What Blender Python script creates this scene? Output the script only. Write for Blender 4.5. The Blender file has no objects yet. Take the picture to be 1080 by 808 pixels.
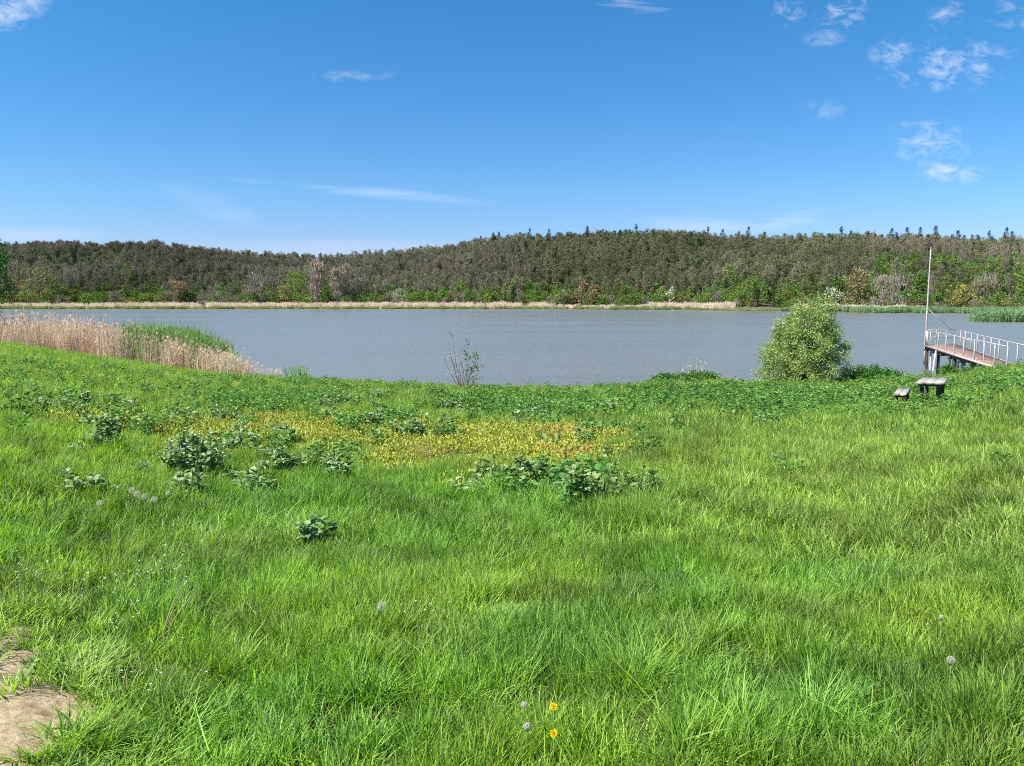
import bpy, math, random
import numpy as np
from mathutils import Vector

random.seed(7)
RNG = np.random.default_rng(11)
R = math.radians
SC = bpy.context.scene
COL = SC.collection

# ------------------------------------------------------------------ camera
EYE = 1.6
PITCH = R(5.91)
FPX = 831.0                       # focal length in photograph pixels (1080 wide)
cam_d = bpy.data.cameras.new('camera')
cam_d.sensor_width = 36
cam_d.lens = FPX / 1080 * 36
cam_d.clip_start = 0.05
cam_d.clip_end = 9000
cam = bpy.data.objects.new('camera', cam_d)
COL.objects.link(cam)
cam.location = (0, 0, EYE)
cam.rotation_euler = (R(90) - PITCH, 0, 0)
SC.camera = cam

# ------------------------------------------------------------------ sun and sky
SUN_EL, SUN_AZ = R(53), R(-112)    # azimuth from +Y, negative towards -X (left)
sun_d = bpy.data.lights.new('sun', 'SUN')
sun_d.energy = 5.0
sun_d.angle = R(0.53)
sun_d.color = (1.0, 0.955, 0.88)
sun = bpy.data.objects.new('sun', sun_d)
COL.objects.link(sun)
sdir = Vector((math.sin(SUN_AZ) * math.cos(SUN_EL), math.cos(SUN_AZ) * math.cos(SUN_EL), math.sin(SUN_EL)))
sun.rotation_euler = (-sdir).to_track_quat('-Z', 'Y').to_euler()

W = bpy.data.worlds.new('World')
SC.world = W
W.use_nodes = True
nt = W.node_tree
nt.nodes.clear()


def N(tree, typ, **kw):
    n = tree.nodes.new(typ)
    for k, v in kw.items():
        setattr(n, k, v)
    return n


def L(tree, a, b):
    tree.links.new(a, b)


def mth(tree, op, a, b=None, c=None, clamp=False):
    n = tree.nodes.new('ShaderNodeMath')
    n.operation = op
    n.use_clamp = clamp
    for i, v in enumerate((a, b, c)):
        if v is None:
            continue
        if isinstance(v, (int, float)):
            n.inputs[i].default_value = v
        else:
            tree.links.new(v, n.inputs[i])
    return n.outputs[0]


sky = N(nt, 'ShaderNodeTexSky', sky_type='NISHITA')
sky.sun_disc = False
sky.sun_elevation = SUN_EL
sky.sun_rotation = SUN_AZ
sky.altitude = 200
sky.air_density = 1.0
sky.dust_density = 0.25
sky.ozone_density = 2.5
hs = N(nt, 'ShaderNodeHueSaturation')
hs.inputs['Hue'].default_value = 0.5
hs.inputs['Saturation'].default_value = 1.25
hs.inputs['Value'].default_value = 1.0
L(nt, sky.outputs[0], hs.inputs['Color'])
SKY_TINT = N(nt, 'ShaderNodeMix', data_type='RGBA', blend_type='MULTIPLY')
SKY_TINT.inputs[0].default_value = 1.0
L(nt, hs.outputs[0], SKY_TINT.inputs[6])

tc = N(nt, 'ShaderNodeTexCoord')
sep = N(nt, 'ShaderNodeSeparateXYZ')
L(nt, tc.outputs['Generated'], sep.inputs[0])
yy = mth(nt, 'MAXIMUM', sep.outputs[1], 0.05)
pu = mth(nt, 'DIVIDE', sep.outputs[0], yy)      # cloud-sheet coordinates: right and up over north
pv = mth(nt, 'DIVIDE', sep.outputs[2], yy)
comb = N(nt, 'ShaderNodeCombineXYZ')
L(nt, pu, comb.inputs[0])
L(nt, pv, comb.inputs[1])


def cloud_noise(scale, sx, sy, rot, detail, rough, dist):
    mp = N(nt, 'ShaderNodeMapping')
    mp.inputs['Scale'].default_value = (sx, sy, 1)
    mp.inputs['Rotation'].default_value = (0, 0, rot)
    L(nt, comb.outputs[0], mp.inputs[0])
    n = N(nt, 'ShaderNodeTexNoise')
    n.inputs['Scale'].default_value = scale
    n.inputs['Detail'].default_value = detail
    n.inputs['Roughness'].default_value = rough
    n.inputs['Distortion'].default_value = dist
    L(nt, mp.outputs[0], n.inputs['Vector'])
    return n.outputs[0]


grade = N(nt, 'ShaderNodeValToRGB')        # deeper blue above, periwinkle towards the horizon
grade.color_ramp.elements[0].position = 0.0
grade.color_ramp.elements[0].color = (.71, .61, .99, 1)
grade.color_ramp.elements[1].position = 1.0
grade.color_ramp.elements[1].color = (.46, .98, 1.08, 1)
e = grade.color_ramp.elements.new(.30)
e.color = (.64, .85, 1.05, 1)
L(nt, mth(nt, 'MULTIPLY', pv, 2.2, clamp=True), grade.inputs[0])
L(nt, grade.outputs[0], SKY_TINT.inputs[7])
puffy = cloud_noise(44, 0.75, 1.35, 0.25, 7, 0.68, 0.5)
wispy = cloud_noise(11, 0.5, 5.0, -0.12, 5, 0.6, 0.6)


def pix_dir(px, row):
    a, b = (px - 540) / FPX, (404 - row) / FPX
    return np.array([a, math.cos(PITCH) + b * math.sin(PITCH), -math.sin(PITCH) + b * math.cos(PITCH)])


# centre, half sizes and tilt of each cloud, strength, texture, threshold
CLOUDS = [(1000, 68, 80, 30, 0.05, 1.0, 'p', .50), (890, 8, 36, 28, 0, 1.0, 'p', .50), (832, 12, 20, 16, 0, .9, 'p', .48),
          (998, 14, 22, 22, 0, .7, 'p', .48), (1072, 20, 34, 26, 0, .6, 'p', .52), (942, 58, 28, 22, 0, .8, 'p', .47),
          (980, 155, 48, 34, -0.3, .75, 'p', .47), (1000, 180, 52, 14, -0.12, .75, 'p', .44), (868, 40, 26, 11, 0, .5, 'p', .45),
          (868, 116, 26, 12, 0, .35, 'p', .42), (672, 4, 50, 14, -0.1, .9, 'w', .48), (14, 8, 46, 24, 0.35, .9, 'p', .42),
          (385, 202, 150, 7, -0.09, .45, 'w', .42), (830, 234, 60, 10, 0.22, .6, 'w', .45), (370, 80, 50, 8, 0.05, .45, 'p', .44),
          (360, 262, 190, 11, 0.0, .18, 'w', .2), (30, 248, 90, 9, 0.0, .22, 'w', .2), (740, 238, 80, 10, -.05, .3, 'w', .3),
          (220, 215, 60, 16, -0.3, .18, 'w', .3)]
tot = None
for cx, cy, rx, ry, rot, st, kind, th in CLOUDS:
    d = pix_dir(cx, cy)
    u0, v0 = d[0] / d[1], d[2] / d[1]
    du = mth(nt, 'SUBTRACT', pu, float(u0))
    dv = mth(nt, 'SUBTRACT', pv, float(v0))
    c, s = math.cos(rot), math.sin(rot)
    a = mth(nt, 'MULTIPLY', mth(nt, 'ADD', mth(nt, 'MULTIPLY', du, c), mth(nt, 'MULTIPLY', dv, s)), FPX / rx)
    b = mth(nt, 'MULTIPLY', mth(nt, 'SUBTRACT', mth(nt, 'MULTIPLY', dv, c), mth(nt, 'MULTIPLY', du, s)), FPX / ry)
    rr = mth(nt, 'ADD', mth(nt, 'MULTIPLY', a, a), mth(nt, 'MULTIPLY', b, b))
    m = mth(nt, 'SUBTRACT', 1.0, rr, clamp=True)
    src = puffy if kind == 'p' else wispy
    q = mth(nt, 'MULTIPLY', mth(nt, 'SUBTRACT', mth(nt, 'ADD', src, mth(nt, 'MULTIPLY', m, 0.13)), th + .07), 3.2, clamp=True)
    q = mth(nt, 'MULTIPLY', mth(nt, 'MULTIPLY', q, mth(nt, 'POWER', m, 0.7)), st)
    tot = q if tot is None else mth(nt, 'MAXIMUM', tot, q)
front = mth(nt, 'GREATER_THAN', sep.outputs[1], 0.06)
tot = mth(nt, 'MULTIPLY', mth(nt, 'MULTIPLY', tot, front), 0.60, clamp=True)
cmix = N(nt, 'ShaderNodeMix', data_type='RGBA')
L(nt, tot, cmix.inputs[0])
L(nt, SKY_TINT.outputs[2], cmix.inputs[6])
cmix.inputs[7].default_value = (7.6, 7.7, 8.3, 1)
bg = N(nt, 'ShaderNodeBackground')
bg.inputs['Strength'].default_value = 0.070
L(nt, cmix.outputs[2], bg.inputs[0])
wo = N(nt, 'ShaderNodeOutputWorld')
L(nt, bg.outputs[0], wo.inputs[0])

SC.view_settings.view_transform = 'Standard'
SC.view_settings.look = 'None'
SC.view_settings.gamma = 1
SC.view_settings.use_curve_mapping = False
SC.view_settings.exposure = 1.1
SC.render.engine = 'CYCLES'
SC.cycles.max_bounces = 4
SC.cycles.diffuse_bounces = 2
SC.cycles.glossy_bounces = 2
SC.cycles.transmission_bounces = 2
SC.cycles.transparent_max_bounces = 4
SC.cycles.use_denoising = False
SC.cycles.filter_width = 1.0
SC.cycles.use_adaptive_sampling = True
SC.cycles.adaptive_threshold = 0.015
W.cycles.sampling_method = 'MANUAL'
W.cycles.sample_map_resolution = 512

# ------------------------------------------------------------------ helpers
_LAT = RNG.random((257, 257))


def vnoise(x, y, sc, seed=0):
    """smooth value noise, 0..1, one lattice step per sc metres"""
    x = np.asarray(x, float) / sc + seed * 17.3 + 1000
    y = np.asarray(y, float) / sc + seed * 7.9 + 1000
    xi, yi = np.floor(x).astype(int), np.floor(y).astype(int)
    fx, fy = x - xi, y - yi
    fx, fy = fx * fx * (3 - 2 * fx), fy * fy * (3 - 2 * fy)
    x0, x1, y0, y1 = xi % 256, (xi + 1) % 256, yi % 256, (yi + 1) % 256
    return ((_LAT[x0, y0] * (1 - fx) + _LAT[x1, y0] * fx) * (1 - fy) + (_LAT[x0, y1] * (1 - fx) + _LAT[x1, y1] * fx) * fy)


def fnoise(x, y, sc, seed=0, oct=3):
    t, a, n = 0, 1, 0
    for k in range(oct):
        t = t + a * vnoise(x, y, sc / 2 ** k, seed + k)
        n += a
        a *= .5
    return t / n


def sstep(a, b, x):
    t = np.clip((np.asarray(x, float) - a) / (b - a), 0, 1)
    return t * t * (3 - 2 * t)


def make_mesh(name, V, quads, mats, attrs=None, midx=None, smooth=False, tris=None):
    V = np.asarray(V, float).reshape(-1, 3)
    quads = np.asarray(quads, int).reshape(-1, 4)
    me = bpy.data.meshes.new(name)
    nq = len(quads)
    loops = quads.ravel()
    starts = np.arange(nq) * 4
    if tris is not None and len(tris):
        tris = np.asarray(tris, int).reshape(-1, 3)
        starts = np.concatenate([starts, nq * 4 + np.arange(len(tris)) * 3])
        loops = np.concatenate([loops, tris.ravel()])
    me.vertices.add(len(V))
    me.vertices.foreach_set('co', V.astype(np.float32).ravel())
    me.loops.add(len(loops))
    me.loops.foreach_set('vertex_index', loops.astype(np.int32))
    me.polygons.add(len(starts))
    me.polygons.foreach_set('loop_start', starts.astype(np.int32))
    for m in (mats if isinstance(mats, (list, tuple)) else [mats]):
        me.materials.append(m)
    if midx is not None:
        me.polygons.foreach_set('material_index', np.asarray(midx, np.int32))
    if smooth:
        me.polygons.foreach_set('use_smooth', np.ones(len(starts), bool))
    for k, (typ, arr) in (attrs or {}).items():
        at = me.attributes.new(k, typ, 'POINT')
        key = 'color' if typ == 'FLOAT_COLOR' else ('vector' if typ == 'FLOAT_VECTOR' else 'value')
        at.data.foreach_set(key, np.asarray(arr, np.int32 if typ == 'INT' else np.float32).ravel())
    me.update(calc_edges=True)
    me.validate()
    return me


def link(name, me, parent=None):
    o = bpy.data.objects.new(name, me)
    COL.objects.link(o)
    if parent is not None:
        o.parent = parent
    return o


def tag(o, label=None, cat=None, group=None, kind=None):
    if label:
        o['label'] = label
    if cat:
        o['category'] = cat
    if group:
        o['group'] = group
    if kind:
        o['kind'] = kind
    return o


def empty(name, loc, label, cat, group=None, rz=0):
    o = bpy.data.objects.new(name, None)
    COL.objects.link(o)
    o.location = loc
    o.rotation_euler = (0, 0, rz)
    return tag(o, label, cat, group)


def copy_tree(o, parent=None):
    c = o.copy()
    COL.objects.link(c)
    if parent is not None:
        c.parent = parent
    for ch in list(o.children):
        copy_tree(ch, c)
    return c


class MB:
    """collects tubes, boxes and quads into one mesh"""

    def __init__(s):
        s.V, s.Q, s.n, s.var = [], [], 0, []

    def add(s, V, Q, var=0.5):
        V = np.asarray(V, float).reshape(-1, 3)
        s.V.append(V)
        s.Q.append(np.asarray(Q, int).reshape(-1, 4) + s.n)
        s.var.append(np.broadcast_to(np.asarray(var, float), (len(V),)))
        s.n += len(V)

    def tube(s, P, rad, k=6, var=0.5, cap=True):
        P = np.asarray(P, float)
        m = len(P)
        rad = np.broadcast_to(np.asarray(rad, float), (m,))
        T = np.gradient(P, axis=0)
        T /= np.linalg.norm(T, axis=1)[:, None] + 1e-9
        ref = np.array([0, 0, 1.]) if abs(T[0, 2]) < .9 else np.array([1., 0, 0])
        A = np.cross(T, ref)
        A /= np.linalg.norm(A, axis=1)[:, None] + 1e-9
        B = np.cross(T, A)
        an = np.arange(k) / k * 2 * math.pi
        V = P[:, None] + rad[:, None, None] * (np.cos(an)[None, :, None] * A[:, None] + np.sin(an)[None, :, None] * B[:, None])
        i, j = np.meshgrid(np.arange(m - 1), np.arange(k), indexing='ij')
        j2 = (j + 1) % k
        Q = np.stack([i * k + j, i * k + j2, (i + 1) * k + j2, (i + 1) * k + j], -1).reshape(-1, 4)
        V = V.reshape(-1, 3)
        if cap:
            V = np.concatenate([V, P[:1], P[-1:]])
            c0, c1 = m * k, m * k + 1
            jj = np.arange(0, k, 2)
            Q = np.concatenate([Q, np.stack([np.full(len(jj), c0), (jj + 2) % k, (jj + 1) % k, jj], -1),
                                np.stack([np.full(len(jj), c1), (m - 1) * k + jj, (m - 1) * k + (jj + 1) % k, (m - 1) * k + (jj + 2) % k], -1)])
        s.add(V, Q, var)

    def box(s, c, size, ax=None, var=0.5, bev=0.0):
        """box with centre c, full sizes, rows of ax as its axes; bev chamfers the long edges"""
        ax = np.eye(3) if ax is None else np.asarray(ax, float)
        hx, hy, hz = np.asarray(size, float) / 2
        b = bev
        prof = [(-hy + b, -hz), (hy - b, -hz), (hy, -hz + b), (hy, hz - b), (hy - b, hz), (-hy + b, hz), (-hy, hz - b), (-hy, -hz + b)] if b > 0 else \
            [(-hy, -hz), (hy, -hz), (hy, hz), (-hy, hz)]
        k = len(prof)
        Lc = np.array([(sx * hx, y, z) for sx in (-1, 1) for y, z in prof])
        V = np.asarray(c, float) + Lc @ ax
        Q = [(j, (j + 1) % k, k + (j + 1) % k, k + j) for j in range(k)]
        if k == 4:
            Q += [(3, 2, 1, 0), (4, 5, 6, 7)]
        else:
            Q += [(7, 2, 1, 0), (7, 6, 3, 2), (6, 5, 4, 3), (8, 9, 10, 15), (15, 10, 11, 14), (14, 11, 12, 13)]
        s.add(V, Q, var)

    def build(s, name, mat, parent=None, smooth=False):
        return link(name, s.mesh(name, mat, smooth), parent)

    def mesh(s, name, mat, smooth=False):
        return make_mesh(name, np.concatenate(s.V), np.concatenate(s.Q), mat, {'var': ('FLOAT', np.concatenate(s.var))}, smooth=smooth)


def unit(v):
    return v / (np.linalg.norm(v, axis=-1, keepdims=True) + 1e-9)


def leaf_quads(C, D, length, width, rng, fold=0.0):
    """pointed leaves: centre base C, direction D, one rhombus each"""
    C, D = np.asarray(C, float), unit(np.asarray(D, float))
    n = len(C)
    length = np.broadcast_to(np.asarray(length, float), (n,))[:, None]
    width = np.broadcast_to(np.asarray(width, float), (n,))[:, None]
    S = unit(np.cross(D, rng.normal(size=(n, 3))))
    mid = C + D * length * .45
    V = np.stack([C, mid + S * width / 2, C + D * length, mid - S * width / 2], 1).reshape(-1, 3)
    Q = np.arange(4 * n).reshape(-1, 4)
    return V, Q


def blades(n, rad, h, hsd, w, lean, curl, rng, seg=3, splay=0.5, flop=0.15):
    """a tuft of curved tapering blades"""
    a = rng.random(n) * 2 * math.pi
    r = rad * np.sqrt(rng.random(n))
    root = np.stack([r * np.cos(a), r * np.sin(a), np.zeros(n) - .02], 1)
    H = np.clip(rng.normal(h, hsd, n), h * .35, h * 1.4)
    la = a + rng.normal(0, 1.2, n)
    ld = np.stack([np.cos(la), np.sin(la), np.zeros(n)], 1)
    ln = np.abs(rng.normal(lean, lean * .5, n)) + splay * r / max(rad, 1e-6) * .4
    cu = np.abs(rng.normal(curl, curl * .6, n))
    cu = np.where(rng.random(n) < flop, cu * 2.2, cu)
    ta = la + math.pi / 2 + rng.normal(0, .7, n)
    side = np.stack([np.cos(ta), np.sin(ta), np.zeros(n)], 1)
    t = np.linspace(0, 1, seg + 1)
    P = []
    for q in t:
        z = H * (q - .38 * np.minimum(cu, 1.5) * q ** 2.4)
        o = H * (ln * q + cu * .75 * q ** 2.2)
        c = root + ld * o[:, None]
        c[:, 2] += z
        wd = w * (1 - .92 * q ** 1.7) * (0.75 + .5 * min(q * 3, 1))
        wv = side * (wd / 2)
        P.append(c - wv)
        P.append(c + wv)
    V = np.stack(P, 1)
    m = 2 * (seg + 1)
    base = np.arange(n)[:, None] * m
    Q = np.concatenate([base + np.array([[2 * k, 2 * k + 1, 2 * k + 3, 2 * k + 2]]) for k in range(seg)], 0)
    var = np.repeat(rng.random(n), m)
    return V.reshape(-1, 3), Q, var


# ------------------------------------------------------------------ materials
def new_mat(name):
    m = bpy.data.materials.new(name)
    m.use_nodes = True
    t = m.node_tree
    t.nodes.clear()
    out = N(t, 'ShaderNodeOutputMaterial')
    return m, t, out


def leaf_mat(name, ca, cb, transl=0.35, gloss=0.06, rough=0.45, tint=False, tcol=(1.15, 1.2, .55), rnd=0.0):
    """thin leaf: diffuse and translucent with a weak sheen; colour runs ca..cb with the per-leaf value 'var'"""
    m, t, out = new_mat(name)
    at = N(t, 'ShaderNodeAttribute', attribute_name='var')
    mix = N(t, 'ShaderNodeMix', data_type='RGBA')
    mix.inputs[6].default_value = (*ca, 1)
    mix.inputs[7].default_value = (*cb, 1)
    L(t, at.outputs['Fac'], mix.inputs[0])
    col = mix.outputs[2]
    if tint:
        ti = N(t, 'ShaderNodeAttribute', attribute_name='tint', attribute_type='INSTANCER')
        mu = N(t, 'ShaderNodeMix', data_type='RGBA', blend_type='MULTIPLY')
        mu.inputs[0].default_value = 1
        L(t, col, mu.inputs[6])
        L(t, ti.outputs['Color'], mu.inputs[7])
        col = mu.outputs[2]
    if rnd:
        oi = N(t, 'ShaderNodeObjectInfo')
        hv = N(t, 'ShaderNodeHueSaturation')
        L(t, mth(t, 'MULTIPLY_ADD', oi.outputs['Random'], rnd, 1 - rnd / 2), hv.inputs['Value'])
        L(t, mth(t, 'MULTIPLY_ADD', oi.outputs['Random'], -.04, .52), hv.inputs['Hue'])
        L(t, col, hv.inputs['Color'])
        col = hv.outputs[0]
    d = N(t, 'ShaderNodeBsdfDiffuse')
    L(t, col, d.inputs[0])
    tr = N(t, 'ShaderNodeBsdfTranslucent')
    tm = N(t, 'ShaderNodeMix', data_type='RGBA', blend_type='MULTIPLY')
    tm.inputs[0].default_value = 1
    tm.inputs[7].default_value = (*tcol, 1)
    L(t, col, tm.inputs[6])
    L(t, tm.outputs[2], tr.inputs[0])
    ms = N(t, 'ShaderNodeMixShader')
    ms.inputs[0].default_value = transl
    L(t, d.outputs[0], ms.inputs[1])
    L(t, tr.outputs[0], ms.inputs[2])
    g = N(t, 'ShaderNodeBsdfGlossy')
    g.inputs['Roughness'].default_value = max(rough, .6)
    g.inputs['Color'].default_value = (1, 1, 1, 1)
    m2 = N(t, 'ShaderNodeMixShader')
    m2.inputs[0].default_value = gloss * .45
    L(t, ms.outputs[0], m2.inputs[1])
    L(t, g.outputs[0], m2.inputs[2])
    L(t, m2.outputs[0], out.inputs[0])
    return m


def rough_mat(name, ca, cb, scale=6, rough=.85, detail=6, stretch=(1, 1, 1), bump=.3, spec=.2, cc=None, lo=.35, hi=.65, coord='Object'):
    """weathered solid surface: noise between two colours with an optional stain colour, and bump"""
    m, t, out = new_mat(name)
    tcn = N(t, 'ShaderNodeTexCoord')
    mp = N(t, 'ShaderNodeMapping')
    mp.inputs['Scale'].default_value = stretch
    L(t, tcn.outputs[coord], mp.inputs[0])
    no = N(t, 'ShaderNodeTexNoise')
    no.inputs['Scale'].default_value = scale
    no.inputs['Detail'].default_value = detail
    no.inputs['Roughness'].default_value = .65
    L(t, mp.outputs[0], no.inputs['Vector'])
    rp = N(t, 'ShaderNodeValToRGB')
    rp.color_ramp.elements[0].position = lo
    rp.color_ramp.elements[1].position = hi
    rp.color_ramp.elements[0].color = (*ca, 1)
    rp.color_ramp.elements[1].color = (*cb, 1)
    L(t, no.outputs[0], rp.inputs[0])
    col = rp.outputs[0]
    if cc:
        n2 = N(t, 'ShaderNodeTexNoise')
        n2.inputs['Scale'].default_value = scale * .35
        n2.inputs['Detail'].default_value = 5
        L(t, tcn.outputs[coord], n2.inputs['Vector'])
        mx = N(t, 'ShaderNodeMix', data_type='RGBA')
        L(t, mth(t, 'MULTIPLY', mth(t, 'SUBTRACT', n2.outputs[0], .55), 7, clamp=True), mx.inputs[0])
        L(t, col, mx.inputs[6])
        mx.inputs[7].default_value = (*cc, 1)
        col = mx.outputs[2]
    p = N(t, 'ShaderNodeBsdfPrincipled')
    p.inputs['Roughness'].default_value = rough
    p.inputs['Specular IOR Level'].default_value = spec
    L(t, col, p.inputs['Base Color'])
    b = N(t, 'ShaderNodeBump')
    b.inputs['Strength'].default_value = bump
    b.inputs['Distance'].default_value = .02
    L(t, no.outputs[0], b.inputs['Height'])
    L(t, b.outputs[0], p.inputs['Normal'])
    L(t, p.outputs[0], out.inputs[0])
    return m


M = {}
M['soil'] = rough_mat('meadow_soil', (.035, .045, .014), (.07, .075, .028), 3, .95, 8, bump=.5)
M['hill'] = rough_mat('hill_floor', (.07, .07, .035), (.13, .115, .07), .12, .95, 8, bump=.2)
M['dirt'] = rough_mat('bare_earth', (.25, .185, .105), (.41, .325, .21), 26, .95, 10, bump=.8, cc=(.17, .115, .06))
M['bark'] = rough_mat('bark', (.07, .055, .04), (.16, .13, .10), 14, .9, 6, (1, 1, .25), .6)
M['pale_bark'] = rough_mat('pale_bark', (.16, .13, .105), (.27, .23, .19), 6, .9, 5, (1, 1, .3), .3)
M['twig'] = rough_mat('grey_twig', (.15, .09, .085), (.27, .18, .17), 18, .85, 4)
M['grass'] = leaf_mat('grass_blade', (.052, .143, .010), (.32, .505, .060), .48, .045, .5, tint=True)
M['straw'] = leaf_mat('grass_straw', (.30, .26, .12), (.44, .38, .20), .3, .03, .5, tint=False, tcol=(1, .95, .7))
M['nettle'] = leaf_mat('weed_leaf', (.045, .125, .018), (.115, .24, .05), .34, .05, .45, tint=True)
M['yellow'] = leaf_mat('yellow_cover', (.42, .35, .055), (.57, .44, .085), .3, .03, .5, tint=True, tcol=(1, .95, .6))
M['thistle'] = leaf_mat('blue_green_leaf', (.125, .215, .07), (.27, .37, .15), .34, .09, .4, tcol=(1.05, 1.15, .6))
M['pale_weed'] = leaf_mat('yellow_green_leaf', (.13, .21, .05), (.30, .38, .13), .32, .09, .4)
M['willow'] = leaf_mat('willow_leaf', (.125, .23, .042), (.39, .46, .14), .38, .09, .4)
M['shrub'] = leaf_mat('dark_shrub_leaf', (.035, .125, .010), (.085, .21, .025), .33, .05, .4)
M['reed_tan'] = leaf_mat('dry_reed', (.56, .45, .36), (.80, .68, .57), .40, .03, .55, tint=True, tcol=(1, .95, .8))
M['reed_green'] = leaf_mat('green_reed', (.13, .24, .06), (.29, .42, .16), .42, .05, .45, tint=True)
M['white_bits'] = leaf_mat('white_petals', (.62, .62, .54), (.8, .8, .74), .3, .02, .5, tcol=(1, 1, .95))
M['gold'] = leaf_mat('dandelion_petals', (.86, .66, .010), (.90, .74, .015), .45, .02, .5, tcol=(1, .9, .6))
M['fluff'] = leaf_mat('seed_fluff', (.55, .53, .45), (.72, .70, .62), .55, .02, .6, tcol=(1, 1, .95))
M['stem'] = leaf_mat('green_stem', (.10, .19, .04), (.16, .26, .07), .15, .05, .4)
M['edge_leaf'] = leaf_mat('edge_tree_leaf', (.035, .12, .010), (.10, .25, .025), .38, .06, .4)


# ------------------------------------------------------------------ terrain
WATER = -2.3


def drop(row):
    """metres of fall per metre ahead for a photograph row"""
    return np.tan(np.arctan((np.asarray(row, float) - 404) / FPX) + PITCH)


_CR = np.array([(-150, 347, 54), (0, 358, 50), (60, 367, 49), (110, 374, 47), (150, 381, 45), (200, 388, 43), (250, 393, 41), (300, 396, 38),
                (350, 398, 36), (400, 401, 35), (450, 403, 34), (560, 406, 33), (620, 406, 33), (660, 403, 32.5), (700, 399, 32), (750, 398, 32),
                (800, 401, 32), (850, 401, 32), (900, 401, 31.5), (950, 396, 31), (1000, 391, 30.5), (1040, 385, 30), (1080, 380, 30),
                (1200, 379, 29)], float)
CR_U = (_CR[:, 0] - 540) / FPX
CR_Y = _CR[:, 2]
CR_Z = EYE - drop(_CR[:, 1]) * CR_Y - .26
_FS = np.array([(-200, 410), (0, 410), (300, 410), (500, 405), (620, 395), (700, 370), (800, 325), (900, 285), (1000, 262), (1080, 250), (1250, 225)], float)
FS_U = (_FS[:, 0] - 540) / FPX
_HC = np.array([(-200, 262, 640), (0, 262, 650), (60, 260, 650), (150, 261, 660), (200, 265, 680), (250, 270, 720), (300, 274, 780), (360, 275, 820),
                (400, 275, 800), (440, 273, 740), (480, 269, 700), (520, 261, 660), (560, 257, 640), (600, 255, 630), (640, 253, 630), (700, 254, 630),
                (780, 256, 630), (830, 259, 610), (900, 258, 590), (960, 257, 570), (1020, 260, 560), (1080, 261, 550), (1250, 266, 540)], float)
HC_U = (_HC[:, 0] - 540) / FPX
_HC[:, 1] += np.interp(_HC[:, 0], [0, 200, 330, 440, 560, 1080], [12, 11, 7, 6, 7, 8])
HC_Z = EYE - drop(_HC[:, 1]) * _HC[:, 2]


def crest_y(u):
    return np.interp(u, CR_U, CR_Y)


def shore_y(u):
    return np.interp(u, FS_U, _FS[:, 1]) + 6 * np.sin(np.asarray(u) * 37) + 3 * np.sin(np.asarray(u) * 91 + 1)


def hill_y(u):
    return np.interp(u, HC_U, _HC[:, 2])


def height(x, y):
    x, y = np.asarray(x, float), np.asarray(y, float)
    az = np.arctan2(x, y)
    r = np.hypot(x, y)
    u = np.tan(np.clip(az, -.75, .75))
    Y = r * np.cos(np.clip(az, -.75, .75))
    yc, zc = crest_y(u), np.interp(u, CR_U, CR_Z)
    ys, yh, zh = shore_y(u), hill_y(u), np.interp(u, HC_U, HC_Z)
    s = np.clip(Y / yc, 0, 1)
    near = zc * s ** .85
    near = near + .10 * (fnoise(x, y, 3.2, 3) - .5) * sstep(1, 4, r) + .12 * (fnoise(x, y, 9, 5) - .5) * sstep(3, 9, r) * (1 - sstep(.75, 1, Y / yc))
    bank = zc + (WATER - .7 - zc) * sstep(0, 4.5, Y - yc) - 1.6 * sstep(3, 16, Y - yc)
    z = np.where(Y < yc, near, bank)
    far = -4.6 + (WATER + .25 + 4.6) * sstep(-22, 0, Y - ys)
    t = np.clip((Y - ys - 8) / (yh - ys - 8), 0, 1)
    rise = (zh - (WATER + .25)) * (t ** 1.12) + 7 * (fnoise(x, y, 90, 8) - .5) * np.sin(np.clip(t, 0, 1) * math.pi)
    far = far + np.where(Y > ys + 8, rise, 0)
    back = np.clip((Y - yh) / (1.6 * yh), 0, 1)
    far = np.where(Y > yh, far - back * zh * 1.1, far)
    z = np.where(Y > ys - 24, np.maximum(z, far), z)
    side = sstep(.85, 1.3, np.abs(az))
    flat = -.02 * np.minimum(r, 40) + .10 * (fnoise(x, y, 3.2, 3) - .5) * sstep(1, 4, r)
    return z * (1 - side) + flat * side


def gz(x, y):
    return float(height(np.array([x]), np.array([y]))[0])


def at_dist(px, Y):
    """ground point seen in column px at depth Y"""
    x = (px - 540) / FPX * Y
    return x, Y, gz(x, Y)


def ground_hit(px, row, above=0.0):
    """where the line of sight through a photograph pixel meets the meadow (raised by above)"""
    d = pix_dir(px, row)
    ts = np.linspace(1.2, 70, 4000)
    X, Yv, Z = d[0] * ts, d[1] * ts, EYE + d[2] * ts
    k = np.argmax(Z < height(X, Yv) + above)
    return float(X[k]), float(Yv[k]), gz(X[k], Yv[k])


def ring_sheet(name, radii, mat, az_n=420):
    front = np.linspace(-.9, .9, az_n)
    backa = np.linspace(.9, 2 * math.pi - .9, 60)[1:-1]
    az = np.concatenate([front, backa])
    A, Rr = np.meshgrid(az, radii, indexing='ij')
    X, Y = Rr * np.sin(A), Rr * np.cos(A)
    Z = height(X, Y)
    na, nr = X.shape
    i, j = np.meshgrid(np.arange(na), np.arange(nr - 1), indexing='ij')
    i2 = (i + 1) % na
    Q = np.stack([i * nr + j, i * nr + j + 1, i2 * nr + j + 1, i2 * nr + j], -1).reshape(-1, 4)
    V = np.stack([X, Y, Z], -1).reshape(-1, 3)
    return tag(link(name, make_mesh(name, V, Q, mat, smooth=True)), kind='structure')


ring_sheet('ground', np.concatenate([[.02], np.geomspace(.3, 28, 110), np.linspace(28.3, 60, 120), np.geomspace(62, 140, 8)]), M['soil'])
ring_sheet('hills', np.concatenate([np.linspace(140, 225, 6), np.linspace(228, 960, 170), np.geomspace(980, 4000, 24)]), M['hill'])

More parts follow.
